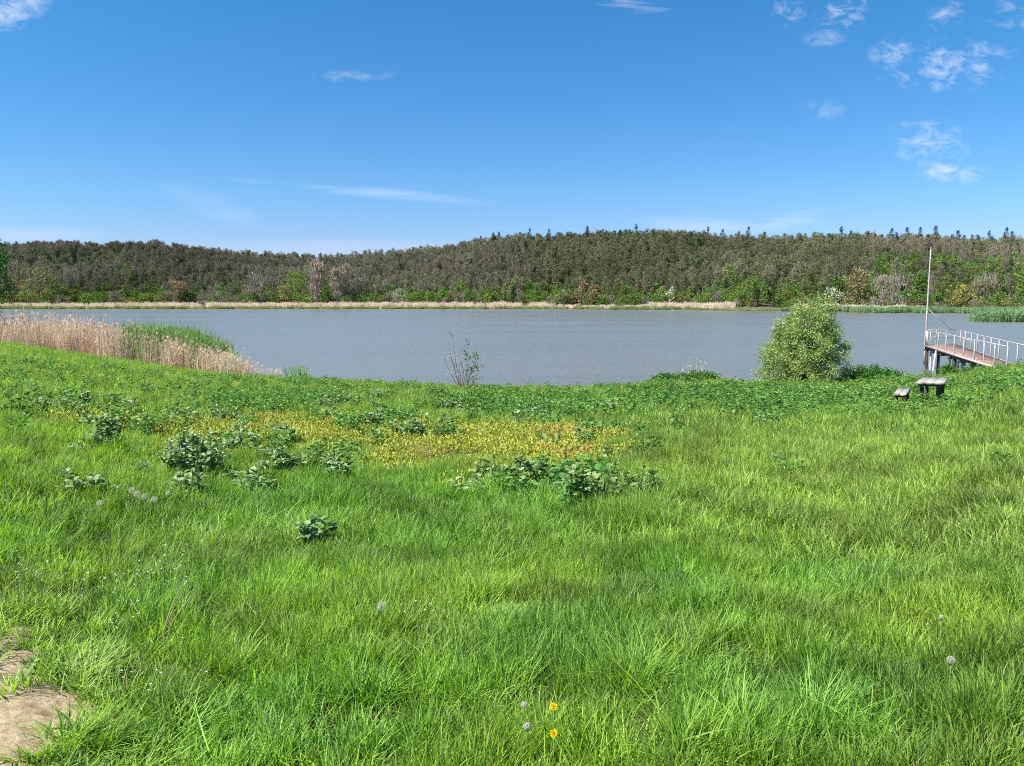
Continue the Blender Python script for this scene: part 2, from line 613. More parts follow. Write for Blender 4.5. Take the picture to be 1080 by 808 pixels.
# lake: turbid grey water with small wind ripples
m, t, out = new_mat('lake_water')
tcn = N(t, 'ShaderNodeTexCoord')
mp = N(t, 'ShaderNodeMapping')
mp.inputs['Scale'].default_value = (.35, 1.0, 1)
mp.inputs['Rotation'].default_value = (0, 0, .12)
L(t, tcn.outputs['Object'], mp.inputs[0])
n1 = N(t, 'ShaderNodeTexNoise')
n1.inputs['Scale'].default_value = 1.6
n1.inputs['Detail'].default_value = 5
n1.inputs['Roughness'].default_value = .6
L(t, mp.outputs[0], n1.inputs['Vector'])
n2 = N(t, 'ShaderNodeTexNoise')
n2.inputs['Scale'].default_value = .035
n2.inputs['Detail'].default_value = 4
L(t, mp.outputs[0], n2.inputs['Vector'])
bp = N(t, 'ShaderNodeBump')
bp.inputs['Strength'].default_value = 1.0
L(t, mth(t, 'MULTIPLY_ADD', mth(t, 'SUBTRACT', n2.outputs[0], .35), 0.12, .05), bp.inputs['Distance'])
L(t, n1.outputs[0], bp.inputs['Height'])
p = N(t, 'ShaderNodeBsdfPrincipled')
p.inputs['Base Color'].default_value = (.14, .14, .12, 1)
p.inputs['Roughness'].default_value = .22
p.inputs['IOR'].default_value = 1.33
mp2 = N(t, 'ShaderNodeMapping')
mp2.inputs['Scale'].default_value = (.012, .10, 1)
mp2.inputs['Rotation'].default_value = (0, 0, -.05)
L(t, tcn.outputs['Object'], mp2.inputs[0])
n3 = N(t, 'ShaderNodeTexNoise')
n3.inputs['Scale'].default_value = 1.0
n3.inputs['Detail'].default_value = 5
n3.inputs['Distortion'].default_value = .6
L(t, mp2.outputs[0], n3.inputs['Vector'])
L(t, mth(t, 'MULTIPLY_ADD', mth(t, 'SUBTRACT', n3.outputs[0], .35, clamp=True), .35, .17), p.inputs['Roughness'])
L(t, bp.outputs[0], p.inputs['Normal'])
L(t, p.outputs[0], out.inputs[0])
WMAT = m
xs = np.linspace(-900, 900, 40)
ys_ = np.linspace(10, 640, 40)
X, Y = np.meshgrid(xs, ys_, indexing='ij')
i, j = np.meshgrid(np.arange(39), np.arange(39), indexing='ij')
tag(link('lake', make_mesh('lake', np.stack([X, Y, np.full_like(X, WATER)], -1), np.stack([i * 40 + j, (i + 1) * 40 + j, (i + 1) * 40 + j + 1, i * 40 + j + 1], -1), WMAT)), kind='structure')


# ------------------------------------------------------------------ scattering (only for what nobody could count)
def scatter(name, protos, P, rot, scl, idx, tint, label, cat):
    """one object that scatters small unlinked meshes on its own points"""
    col = bpy.data.collections.new(name + '_sources')
    for k, me in enumerate(protos):
        ob = bpy.data.objects.new('%s_source_%03d' % (name, k), me)
        col.objects.link(ob)
    n = len(P)
    me = bpy.data.meshes.new(name)
    me.vertices.add(n)
    me.vertices.foreach_set('co', np.asarray(P, np.float32).ravel())
    for k, typ, arr, key in (('rot', 'FLOAT_VECTOR', rot, 'vector'), ('scl', 'FLOAT_VECTOR', scl, 'vector'), ('idx', 'INT', idx, 'value'), ('tint', 'FLOAT_COLOR', tint, 'color')):
        a = me.attributes.new(k, typ, 'POINT')
        arr = np.asarray(arr)
        if k == 'tint':
            arr = np.concatenate([arr, np.ones((n, 1))], 1)
        a.data.foreach_set(key, arr.astype(np.int32 if typ == 'INT' else np.float32).ravel())
    me.update()
    o = link(name, me)
    g = bpy.data.node_groups.new(name + '_nodes', 'GeometryNodeTree')
    g.interface.new_socket('Geometry', in_out='INPUT', socket_type='NodeSocketGeometry')
    g.interface.new_socket('Geometry', in_out='OUTPUT', socket_type='NodeSocketGeometry')
    gi, go = g.nodes.new('NodeGroupInput'), g.nodes.new('NodeGroupOutput')
    ip = g.nodes.new('GeometryNodeInstanceOnPoints')
    ci = g.nodes.new('GeometryNodeCollectionInfo')
    ci.inputs['Collection'].default_value = col
    ci.inputs['Separate Children'].default_value = True
    ci.inputs['Reset Children'].default_value = True

    def named(nm, dt):
        q = g.nodes.new('GeometryNodeInputNamedAttribute')
        q.data_type = dt
        q.inputs['Name'].default_value = nm
        return q.outputs['Attribute']
    e2r = g.nodes.new('FunctionNodeEulerToRotation')
    g.links.new(named('rot', 'FLOAT_VECTOR'), e2r.inputs[0])
    g.links.new(gi.outputs[0], ip.inputs['Points'])
    g.links.new(ci.outputs[0], ip.inputs['Instance'])
    ip.inputs['Pick Instance'].default_value = True
    g.links.new(named('idx', 'INT'), ip.inputs['Instance Index'])
    g.links.new(e2r.outputs[0], ip.inputs['Rotation'])
    g.links.new(named('scl', 'FLOAT_VECTOR'), ip.inputs['Scale'])
    g.links.new(ip.outputs[0], go.inputs[0])
    md = o.modifiers.new('scatter', 'NODES')
    md.node_group = g
    return tag(o, label, cat, kind='stuff')


def wedge(r0, r1, dens, az0=-.70, az1=.70, rng=RNG):
    """random points of a ring sector with dens(r) per square metre"""
    rs = np.linspace(r0, r1, 200)
    w = dens(rs) * rs * (az1 - az0)
    c = np.concatenate([[0], np.cumsum((w[1:] + w[:-1]) / 2 * np.diff(rs))])
    n = int(c[-1])
    r = np.interp(rng.random(n) * c[-1], c, rs)
    a = az0 + (az1 - az0) * rng.random(n)
    return r * np.sin(a), r * np.cos(a), r


# patches of the meadow, in ground metres: built from where they lie in the photograph
def patch(px, row, wpx, hpx):
    x0, y0, _ = ground_hit(px, row, .12)
    x1, y1, _ = ground_hit(px, row - hpx, .12)
    x2, y2, _ = ground_hit(px, row + hpx, .12)
    return x0, y0, wpx / FPX * y0, max((y1 - y2) / 2, .2)


def inside(x, y, lst, soft=.35, nz=.5, seed=2):
    v = np.zeros_like(x)
    wob = (fnoise(x, y, 1.3, seed) - .5) * 2 * nz
    for cx, cy, rx, ry in lst:
        d = np.hypot((x - cx) / rx, (y - cy) / ry) + wob
        v = np.maximum(v, 1 - sstep(1 - soft, 1 + soft, d))
    return v


YELLOW = [patch(*q) for q in ((262, 450, 62, 16), (108, 440, 28, 7), (545, 466, 90, 20), (440, 478, 46, 13), (610, 462, 30, 10), (470, 452, 60, 9), (300, 452, 40, 9), (342, 448, 40, 8), (215, 462, 22, 6), (170, 450, 44, 7), (350, 462, 50, 8))]
LEAFY = [patch(*q) for q in ((720, 418, 130, 13), (860, 418, 130, 12), (600, 426, 110, 12), (980, 430, 60, 8), (520, 425, 60, 10), (300, 425, 60, 10), (180, 440, 60, 10), (410, 447, 45, 12),
                             (1000, 412, 90, 10), (580, 505, 55, 14), (320, 480, 50, 9), (90, 425, 60, 8), (240, 470, 50, 8), (440, 455, 40, 8), (690, 450, 60, 6), (150, 455, 40, 7))]
BARE = [patch(*q) for q in ((38, 712, 66, 22), (8, 765, 46, 60), (0, 680, 20, 40), (-10, 800, 60, 60), (-4, 655, 26, 26))] + [(-2.62, 3.05, 1.05, .62), (-2.2, 2.1, .7, .5), (-3.6, 3.2, 1.2, 1.2)]
NEARBARE = [(a, b, c + .35, d + .35) for a, b, c, d in BARE]
SMALL_BARE = [(-.78, 2.62, .10, .12)]
PALE = [patch(*q) for q in ((880, 500, 200, 60), (760, 470, 160, 40), (1000, 470, 120, 50), (60, 620, 90, 60), (100, 700, 80, 40), (500, 620, 120, 30), (230, 560, 60, 30))]
DEEP = [patch(*q) for q in ((330, 520, 130, 30), (540, 520, 110, 30), (700, 600, 60, 30), (590, 660, 80, 30), (880, 600, 60, 20), (440, 560, 80, 25), (160, 620, 60, 40), (880, 720, 140, 40), (300, 740, 120, 40))]

# ------------------------------------------------------------------ grass
rg = np.random.default_rng(5)
G_PROTO = []


def add_tuft(n, rad, h, hsd, w, lean, curl, seg, straw=0, flop=.15):
    V, Q, var = blades(n, rad, h, hsd, w, lean, curl, rg, seg, flop=flop)
    mi = np.zeros(len(Q), int)
    if straw:
        V2, Q2, v2 = blades(straw, rad, h * 1.05, hsd, w * .42, lean * .7, curl * .5, rg, seg)
        Q = np.concatenate([Q, Q2 + len(V)])
        mi = np.concatenate([mi, np.ones(len(Q2), int)])
        V = np.concatenate([V, V2])
        var = np.concatenate([var, v2])
    G_PROTO.append(make_mesh('tuft', V, Q, [M['grass'], M['straw']], {'var': ('FLOAT', var)}, mi))


NEAR, MID, FAR = 8, 8, 8
for k in range(NEAR):
    add_tuft(80, .10, .135, .04, .0060, .12, .26, 4, straw=2 if k % 2 else 0, flop=.12)
for k in range(MID):
    add_tuft(72, .14, .145, .05, .0088, .20, .34, 4, straw=2 if k % 2 == 0 else 0, flop=.15)
for k in range(FAR):
    add_tuft(68, .24, .18, .06, .015, .20, .34, 3, straw=5 if k % 2 == 0 else 2)

for k in range(5):                       # tussocks whose blades spread out from one root
    V, Q, var = blades(230, .09, .165, .04, .0058, .45, .38, rg, 4, splay=.7, flop=.2)
    G_PROTO.append(make_mesh('tuft', V, Q, [M['grass'], M['straw']], {'var': ('FLOAT', var)}, np.zeros(len(Q), int)))
parts = []
tx, ty, tr_ = wedge(2.2, 14, lambda r: 1.5 + 0 * r, rng=rg)
parts.append(np.stack([tx, ty, tr_, NEAR + MID + FAR + rg.integers(0, 5, len(tx))], 1))
hx, hy, _ = ground_hit(78, 772, .08)
for k in range(4):
    parts.append(np.array([[hx + rg.normal(0, .06), hy + rg.normal(0, .06), 3.0, NEAR + MID + FAR + k % 5]]))
TUSS = NEAR + MID + FAR
for (r0, r1, d, off, am) in ((1.0, 6.5, lambda r: 95 + 0 * r, 0, 1.3), (6.5, 15, lambda r: 42 + 0 * r, NEAR, .98), (15, 62, lambda r: 17 * (15 / r) ** .35, NEAR + MID, .76)):
    x, y, r = wedge(r0, r1, d, -am, am, rng=rg)
    parts.append(np.stack([x, y, r, off + rg.integers(0, 8, len(x))], 1))
G = np.concatenate(parts)
x, y, r = G[:, 0], G[:, 1], G[:, 2]
u = x / y
keep = (y < crest_y(u) + 1.6)
keep &= rg.random(len(x)) > inside(x, y, BARE, .4, .5) * .975
keep &= rg.random(len(x)) > inside(x, y, SMALL_BARE, .3, .3) * .9
keep |= (G[:, 3] >= TUSS) & (r == 3.0)
keep &= rg.random(len(x)) > inside(x, y, YELLOW, .5, .6) * .45
keep &= rg.random(len(x)) > inside(x, y, LEAFY) * .5
G, x, y, r = G[keep], x[keep], y[keep], r[keep]
n = len(x)
clump = fnoise(x, y, .34, 21, 2)
big = fnoise(x, y, 3.5, 25, 3)
hh = .40 + 1.14 * clump + .18 * (big - .5) + rg.normal(0, .10, n)
hh *= 1 - .55 * inside(x, y, YELLOW) - .25 * inside(x, y, LEAFY)
hh *= 1 + .15 * sstep(3, 9, r) * (1 - sstep(14, 22, r))
hh *= 1 - .55 * inside(x, y, NEARBARE, .5, .3)
hh *= 1 - .5 * np.exp(-((x - 11.3) ** 2 + (y - 21.3) ** 2) / 2.2)
hh = np.clip(hh, .3, 1.5)
la = fnoise(x, y, .7, 31, 2) * 4 * math.pi
tilt = .05 + .22 * sstep(.35, .75, fnoise(x, y, .9, 35, 2))
rot = np.stack([tilt * np.sin(la) + rg.normal(0, .15, n), tilt * np.cos(la) + rg.normal(0, .15, n), rg.random(n) * 6.283], 1)
ws = .9 + .25 * rg.random(n)
scl = np.stack([ws, ws, hh], 1)
lush = np.array([1.0, 1.0, 1.0])
tint = np.ones((n, 3)) * (1 + (fnoise(x, y, .5, 41, 2) - .5) * .9)[:, None] * rg.uniform(.8, 1.2, (n, 1))
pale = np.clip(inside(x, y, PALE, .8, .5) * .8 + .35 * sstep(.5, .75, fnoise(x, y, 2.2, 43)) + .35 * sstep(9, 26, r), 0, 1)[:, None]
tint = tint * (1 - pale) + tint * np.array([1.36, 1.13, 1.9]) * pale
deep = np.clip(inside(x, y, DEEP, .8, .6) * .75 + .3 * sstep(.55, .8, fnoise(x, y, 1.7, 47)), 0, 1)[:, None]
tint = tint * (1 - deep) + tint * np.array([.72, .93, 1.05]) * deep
yel = (sstep(.6, .85, fnoise(x, y, 1.2, 53)) * .4)[:, None]
tint = tint * (1 - yel) + tint * np.array([1.3, 1.12, .7]) * yel
yin = (inside(x, y, YELLOW, .5, .6) * .8)[:, None]
tint = tint * (1 - yin) + np.array([1.9, 1.2, 1.2]) * yin * rg.uniform(.8, 1.2, (n, 1))
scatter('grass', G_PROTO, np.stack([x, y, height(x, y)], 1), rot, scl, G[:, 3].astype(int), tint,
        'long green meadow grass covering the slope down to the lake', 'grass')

# ------------------------------------------------------------------ leafy weeds among the grass (nettle-like cover)
rw = np.random.default_rng(8)


def weed_proto(nst, h, lw, rng, spread=.12):
    Vs, Qs, vs, k = [], [], [], 0
    for s_ in range(nst):
        a, rr = rng.random() * 6.28, spread * math.sqrt(rng.random())
        root = np.array([rr * math.cos(a), rr * math.sin(a), 0])
        hgt = h * rng.uniform(.6, 1.1)
        nl = int(rng.integers(9, 14))
        zz = np.linspace(.2, 1, nl) * hgt
        la = np.arange(nl) * 2.4 + rng.random() * 6
        C = root + np.stack([zz * .12 * math.cos(a), zz * .12 * math.sin(a), zz], 1)
        D = np.stack([np.cos(la), np.sin(la), rng.uniform(-.35, .45, nl)], 1)
        V, Q = leaf_quads(C, D, lw * rng.uniform(.8, 1.5, nl), lw * .55, rng)
        Vs.append(V)
        Qs.append(Q + k)
        k += len(V)
        vs.append(np.repeat(rng.random(nl), 4))
    return make_mesh('weed', np.concatenate(Vs), np.concatenate(Qs), M['nettle'], {'var': ('FLOAT', np.concatenate(vs))})


WP = [weed_proto(9, .34, .075, rw, .16) for k in range(6)]
x, y, r = wedge(4, 40, lambda r: 9 + 0 * r, rng=rw)
pr = inside(x, y, LEAFY, .5, .5) * (.25 + .75 * sstep(.35, .6, fnoise(x, y, 1.8, 67))) * .75 + .16 * sstep(.5, .8, fnoise(x, y, 2.5, 61)) * sstep(8, 12, r) + .10 * sstep(20, 28, r)
k_ = (rw.random(len(x)) < pr) & (y < crest_y(x / y) + 1.0) & (np.hypot(x - 11.4, y - 21.6) > 1.9)
x, y, r = x[k_], y[k_], r[k_]
n = len(x)
s_ = rw.uniform(.6, 1.15, n)
tint = np.ones((n, 3)) * (.95 + .6 * fnoise(x, y, 1.2, 64))[:, None] * rw.uniform(.8, 1.25, (n, 1)) * (1 + .5 * sstep(.45, .7, fnoise(x, y, 2, 66))[:, None] * np.array([.7, .25, .3]))
scatter('leafy_weeds', WP, np.stack([x, y, height(x, y)], 1), np.stack([rw.normal(0, .15, n), rw.normal(0, .15, n), rw.random(n) * 6.28], 1),
        np.stack([s_, s_, s_], 1), rw.integers(0, 6, n), tint, 'low leafy green weeds growing through the grass near the lake', 'weeds')

# yellow-orange ground cover patches
YP = []
for k in range(5):
    nl = 130
    C = np.stack([rw.normal(0, .13, nl), rw.normal(0, .13, nl), rw.uniform(.02, .16, nl)], 1)
    D = np.stack([rw.normal(0, .6, nl), rw.normal(0, .6, nl), rw.uniform(.3, 1.2, nl)], 1)
    V, Q = leaf_quads(C, D, .042, .022, rw)
    YP.append(make_mesh('cover', V, Q, M['yellow'], {'var': ('FLOAT', np.repeat(rw.random(nl), 4))}))
x, y, r = wedge(5, 32, lambda r: 17 + 0 * r, rng=rw)
k_ = rw.random(len(x)) < inside(x, y, YELLOW, .5, .75) * sstep(.3, .5, fnoise(x, y, 1.1, 77, 3))
x, y = x[k_], y[k_]
n = len(x)
s_ = rw.uniform(.8, 1.4, n)
og = fnoise(x, y, .9, 71)[:, None]
tint = np.where(og > .70, np.array([[.92, .84, 1.1]]), np.array([[.78, 1.05, .95]])) * rw.uniform(.85, 1.2, (n, 1))
scatter('yellow_ground_cover', YP, np.stack([x, y, height(x, y)], 1), np.stack([rw.normal(0, .15, n), rw.normal(0, .15, n), rw.random(n) * 6.28], 1),
        np.stack([s_, s_, s_], 1), rw.integers(0, 5, n), tint, 'low yellow and orange ground cover in patches across the middle of the meadow', 'ground cover')

# small white wildflowers at the left edge
FP = []
for k in range(4):
    mb_n = 11
    Vs, Qs, vs, mi, kk = [], [], [], [], 0
    for f in range(mb_n):
        c = np.array([rw.normal(0, .10), rw.normal(0, .10), rw.uniform(.18, .34)])
        nl = 7
        an = np.arange(nl) / nl * 6.28
        D = np.stack([np.cos(an), np.sin(an), np.full(nl, .5)], 1)
        V, Q = leaf_quads(np.repeat(c[None], nl, 0), D, .0075, .006, rw)
        Vs.append(V); Qs.append(Q + kk); kk += len(V); vs.append(np.repeat(rw.random(nl), 4)); mi += [0] * len(Q)
        V, Q = leaf_quads(np.array([[c[0] * .6, c[1] * .6, 0]]), np.array([[c[0] * .4, c[1] * .4, c[2]]]), c[2], .004, rw)
        Vs.append(V); Qs.append(Q + kk); kk += len(V); vs.append(np.full(4, .5)); mi += [1]
    FP.append(make_mesh('flower', np.concatenate(Vs), np.concatenate(Qs), [M['white_bits'], M['stem']], {'var': ('FLOAT', np.concatenate(vs))}, mi))
FLW = [patch(70, 640, 95, 60), patch(40, 690, 60, 40), patch(130, 740, 60, 50), patch(290, 455, 30, 12), (patch(440, 482, 60, 12))]
x, y, r = wedge(2.2, 14, lambda r: 16 + 0 * r, -.62, .1, rng=rw)
k_ = rw.random(len(x)) < inside(x, y, FLW, .5, .5) * np.where(y > 7, .5, .8) + .006
x, y = x[k_], y[k_]
n = len(x)
s_ = rw.uniform(.7, 1.1, n)
scatter('white_wildflowers', FP, np.stack([x, y, height(x, y)], 1), np.stack([rw.normal(0, .1, n), rw.normal(0, .1, n), rw.random(n) * 6.28], 1),
        np.stack([s_, s_, s_], 1), rw.integers(0, 4, n), np.ones((n, 3)), 'tiny white wildflowers sprinkled in the grass beside the bare earth', 'wildflowers')

# bare earth path at the lower left
gx, gy = np.meshgrid(np.linspace(-5.2, -1.2, 90), np.linspace(1.2, 5.2, 90), indexing='ij')
ins = inside(gx, gy, BARE, .2, .35)
gz_ = height(gx, gy) - .03 + .038 * sstep(.05, .5, ins) + .02 * (fnoise(gx, gy, .25, 81) - .5) * ins
i, j = np.meshgrid(np.arange(89), np.arange(89), indexing='ij')
Q = np.stack([i * 90 + j, (i + 1) * 90 + j, (i + 1) * 90 + j + 1, i * 90 + j + 1], -1)
Q = Q[ins[:-1, :-1] > .02]
tag(link('path', make_mesh('path', np.stack([gx, gy, gz_], -1), Q.reshape(-1, 4), M['dirt'], smooth=True)), kind='structure')
gx, gy = np.meshgrid(np.linspace(-.95, -.6, 20), np.linspace(2.42, 2.82, 20), indexing='ij')

# ------------------------------------------------------------------ reeds
rr_ = np.random.default_rng(21)


def reed_proto(n, rad, h, w, mats, plume, rng, lean=.07, leaves=2):
    """a stand of reeds: stems, a few ribbon leaves each and feathery tops"""
    V, Q, var = blades(n, rad, h, h * .13, w, lean, .06, rng, 3, splay=.05, flop=.05)
    n2 = n * leaves
    a, q = rng.random(n2) * 6.28, rad * np.sqrt(rng.random(n2))
    C = np.stack([q * np.cos(a), q * np.sin(a), rng.uniform(.15, .85, n2) * h], 1)
    la = rng.random(n2) * 6.28
    D = np.stack([np.cos(la), np.sin(la), rng.uniform(.5, 2.0, n2)], 1)
    V2, Q2 = leaf_quads(C, D, h * rng.uniform(.12, .24, n2), w * 1.5, rng)
    Q = np.concatenate([Q, Q2 + len(V)])
    V = np.concatenate([V, V2])
    var = np.concatenate([var, np.repeat(rng.random(n2), 4)])
    if plume:
        m = int(n * plume)
        tips = V[:n * 8].reshape(n, 8, 3)[:m, 6]
        C = np.repeat(tips, 4, 0) - np.array([0, 0, .04])
        D = np.stack([rng.normal(0, .35, len(C)), rng.normal(0, .35, len(C)), np.ones(len(C))], 1)
        V2, Q2 = leaf_quads(C, D, h * .10, w * 2.2, rng)
        Q = np.concatenate([Q, Q2 + len(V)])
        V = np.concatenate([V, V2])
        var = np.concatenate([var, np.repeat(rng.uniform(.6, 1, len(C)), 4)])
    return make_mesh('reed', V, Q, mats, {'var': ('FLOAT', var)})


NEAR_TAN = [reed_proto(34, .45, 1.75, .020, M['reed_tan'], .28, rr_) for k in range(5)]
NEAR_GRN = [reed_proto(34, .45, 1.5, .030, M['reed_green'], 0, rr_, .12, 4) for k in range(4)]


def reed_cloud(px0, px1, y0, y1, dens, rng):
    """random points in columns px0..px1, from y0 to y1 metres past the meadow's edge"""
    u0, u1 = (px0 - 540) / FPX, (px1 - 540) / FPX
    n = int((u1 - u0) * 45 * (y1 - y0) * dens)
    u = rng.uniform(u0, u1, n)
    dy = rng.uniform(y0, y1, n)
    Yv = crest_y(u) + dy
    return u * Yv, Yv, u * FPX + 540, dy


def reed_stand(name, protos, x, y, hs, tint, label, rng, base=None, cat='reeds'):
    n = len(x)
    z = np.maximum(height(x, y), WATER - .35) if base is None else np.full(n, base)
    ws = rng.uniform(.85, 1.2, n)
    scatter(name, protos, np.stack([x, y, z], 1), np.stack([rng.normal(.02, .05, n), rng.normal(.03, .05, n), rng.random(n) * 6.28], 1),
            np.stack([ws, ws, hs], 1), rng.integers(0, len(protos), n), tint, label, cat)


# dry reed bed on the left; its height falls off along the bank towards the middle
x, y, px, dy = reed_cloud(-190, 292, .2, 9, 1.9, rr_)
k_ = (dy < 1.5 + 7.5 * (1 - sstep(120, 285, px))) & (rr_.random(len(x)) < 1 - .6 * sstep(140, 180, px) * sstep(2, 3.5, dy) )
x, y, px, dy = x[k_], y[k_], px[k_], dy[k_]
n = len(x)
want = np.interp(px, [-200, 0, 80, 150, 200, 240, 270, 292], [333, 332, 337, 349, 361, 373, 384, 391])   # top of the bed along the bank
top = EYE - drop(want) * crest_y((px - 540) / FPX)
zb = np.maximum(height(x, y), WATER - .3)
hs = np.clip((top - zb) / 1.9, .25, 2.2) * rr_.uniform(.86, 1.08, n)
tint = np.ones((n, 3)) * (.82 + .36 * fnoise(x, y, 2.2, 5))[:, None] * np.array([1.0, .93, .88])
gm = (sstep(190, 285, px) * .5 * rr_.random(n))[:, None]
tint = tint * (1 - gm) + tint * np.array([.72, .92, .62]) * gm
reed_stand('dry_reed_bed', NEAR_TAN, x, y, hs, tint, 'tall dry tan reed bed along the left bank of the lake', rr_)
x, y, px, dy = reed_cloud(132, 240, 2.0, 9, 2.6, rr_)
hs = np.clip((EYE - drop(np.interp(px, [135, 160, 200, 225, 238], [343, 344, 348, 354, 364])) * y - np.maximum(height(x, y), WATER - .3)) / 1.45, .3, 1.9) * rr_.uniform(.85, 1.1, len(x))
reed_stand('green_reed_bed', NEAR_GRN, x, y, hs, np.ones((len(x), 3)) * rr_.uniform(.8, 1.15, (len(x), 1)), 'young green reeds in the water behind the dry reed bed', rr_)
x, y, px, dy = reed_cloud(300, 328, .6, 1.6, 1.3, rr_)
reed_stand('reed_tuft', NEAR_GRN, x, y, np.clip(.85 - .3 * np.abs(px - 312) / 18, .3, 1) * rr_.uniform(.6, .95, len(x)), np.ones((len(x), 3)) * .9,
           'small green reed tuft at the water edge right of the dry reed bed', rr_)
x, y, px, dy = reed_cloud(722, 762, .3, 1.3, 1.1, rr_)
THIN = [reed_proto(7, .35, 1.35, .014, M['reed_tan'], .5, rr_) for k in range(3)]
reed_stand('dry_stalks', THIN, x, y, rr_.uniform(.6, .95, len(x)), np.ones((len(x), 3)) * .95, 'sparse thin dry stalks at the water edge left of the round bush', rr_)

# far shore reed belts
FAR_TAN = [reed_proto(70, 1.6, 2.6, .10, M['reed_tan'], .5, rr_) for k in range(4)]
FAR_GRN = [reed_proto(70, 1.6, 1.9, .12, M['reed_green'], 0, rr_, .1, 3) for k in range(4)]


def belt(px0, px1, y0, y1, dens, rng):
    u0, u1 = (px0 - 540) / FPX, (px1 - 540) / FPX
    n = int((u1 - u0) * 370 * (y1 - y0) * dens)
    u = rng.uniform(u0, u1, n)
    dy = rng.uniform(y0, y1, n)
    Yv = shore_y(u) + dy
    return u * Yv, Yv, u * FPX + 540, dy


x, y, px, dy = belt(-160, 980, 1, 13, .16, rr_)
k_ = rr_.random(len(x)) < np.interp(px, [-200, 60, 140, 200, 560, 590, 660, 680, 765, 775, 830, 850, 965, 980], [.8, .8, .5, 1, 1, .5, .5, 1, 1, 0, 0, .7, .5, 0])
x, y, px, dy = x[k_], y[k_], px[k_], dy[k_]
hs = np.interp(px, [0, 190, 560, 600, 670, 690, 765, 850, 980], [.9, 1.0, 1.05, .6, .6, 1.0, 1.0, .8, .7]) * rr_.uniform(.8, 1.1, len(x))
reed_stand('dry_far_reeds', FAR_TAN, x, y, hs, np.ones((len(x), 3)) * rr_.uniform(.95, 1.3, (len(x), 1)) * np.array([1, 1.02, 1.0]), 'pale dry reed belt along the far shore', rr_)
x, y, px, dy = belt(-160, 1250, -3.5, 2.5, .2, rr_)
hs = np.interp(px, [0, 300, 560, 700, 770, 800, 850, 960, 1000, 1200], [.7, .55, .6, .75, .3, .3, 1.0, 1.0, .9, 1]) * rr_.uniform(.75, 1.15, len(x))
tint = np.ones((len(x), 3)) * rr_.uniform(.85, 1.3, (len(x), 1)) * np.where((px > 840)[:, None], np.array([[.95, .95, 1.4]]), np.array([[1.1, .88, 1.1]]))
reed_stand('green_far_reeds', FAR_GRN, x, y, hs, tint, 'green reeds standing in the water along the far shore', rr_)
# reed island on the right
n = 300
u = rr_.uniform((1027 - 540) / FPX, (1230 - 540) / FPX, n)
Yv = 153 + rr_.uniform(0, 8, n)
edge = sstep(1026, 1040, u * FPX + 540)
reed_stand('reed_island', FAR_GRN, u * Yv, Yv, (.7 + .5 * edge) * rr_.uniform(.85, 1.1, n), np.ones((n, 3)) * rr_.uniform(.85, 1.25, (n, 1)) * np.array([.95, .98, 1.4]),
           'green reed island in the lake behind the pier', rr_, base=WATER - .25)

# ------------------------------------------------------------------ trees
rt = np.random.default_rng(33)


def bark_tree(mb, h, rad, nl, rng, spread=.35, up=.7, first=.3, rings=6):
    """tapered trunk with limbs and forks; returns limb tips"""
    k = 7
    z = np.linspace(0, 1, k)
    P = np.stack([rng.normal(0, .012, k) * h * z, rng.normal(0, .012, k) * h * z, z * h - .15], 1)
    P[0, :2] = 0
    mb.tube(P, rad * (1 - .88 * z) * (1 + .5 * np.exp(-z * 14)), rings)
    tips = []
    for i in range(nl):
        f = first + (0.96 - first) * (i + rng.random()) / nl
        a = i * 2.4 + rng.normal(0, .4)
        b = np.array([np.interp(f, z, P[:, c]) for c in range(3)])
        ln = h * spread * (1.15 - f * .75) * rng.uniform(.7, 1.2)
        d = np.array([math.cos(a), math.sin(a), up * rng.uniform(.6, 1.4)])
        d /= np.linalg.norm(d)
        Q = np.stack([b, b + d * ln * .5 + rng.normal(0, .04, 3) * ln, b + d * ln + np.array([0, 0, .12 * ln])])
        r0 = rad * (1 - .88 * f) * .55
        mb.tube(Q, [r0, r0 * .6, r0 * .15], 4, cap=False)
        tips += [Q[1], Q[2]]
        for s_ in range(2):
            e = Q[1] + unit(d + rng.normal(0, .6, 3)) * ln * .5
            mb.tube(np.stack([Q[1], (Q[1] + e) / 2 + rng.normal(0, .02, 3) * ln, e]), [r0 * .4, r0 * .25, r0 * .08], 3, cap=False)
            tips.append(e)
    return np.array(tips)


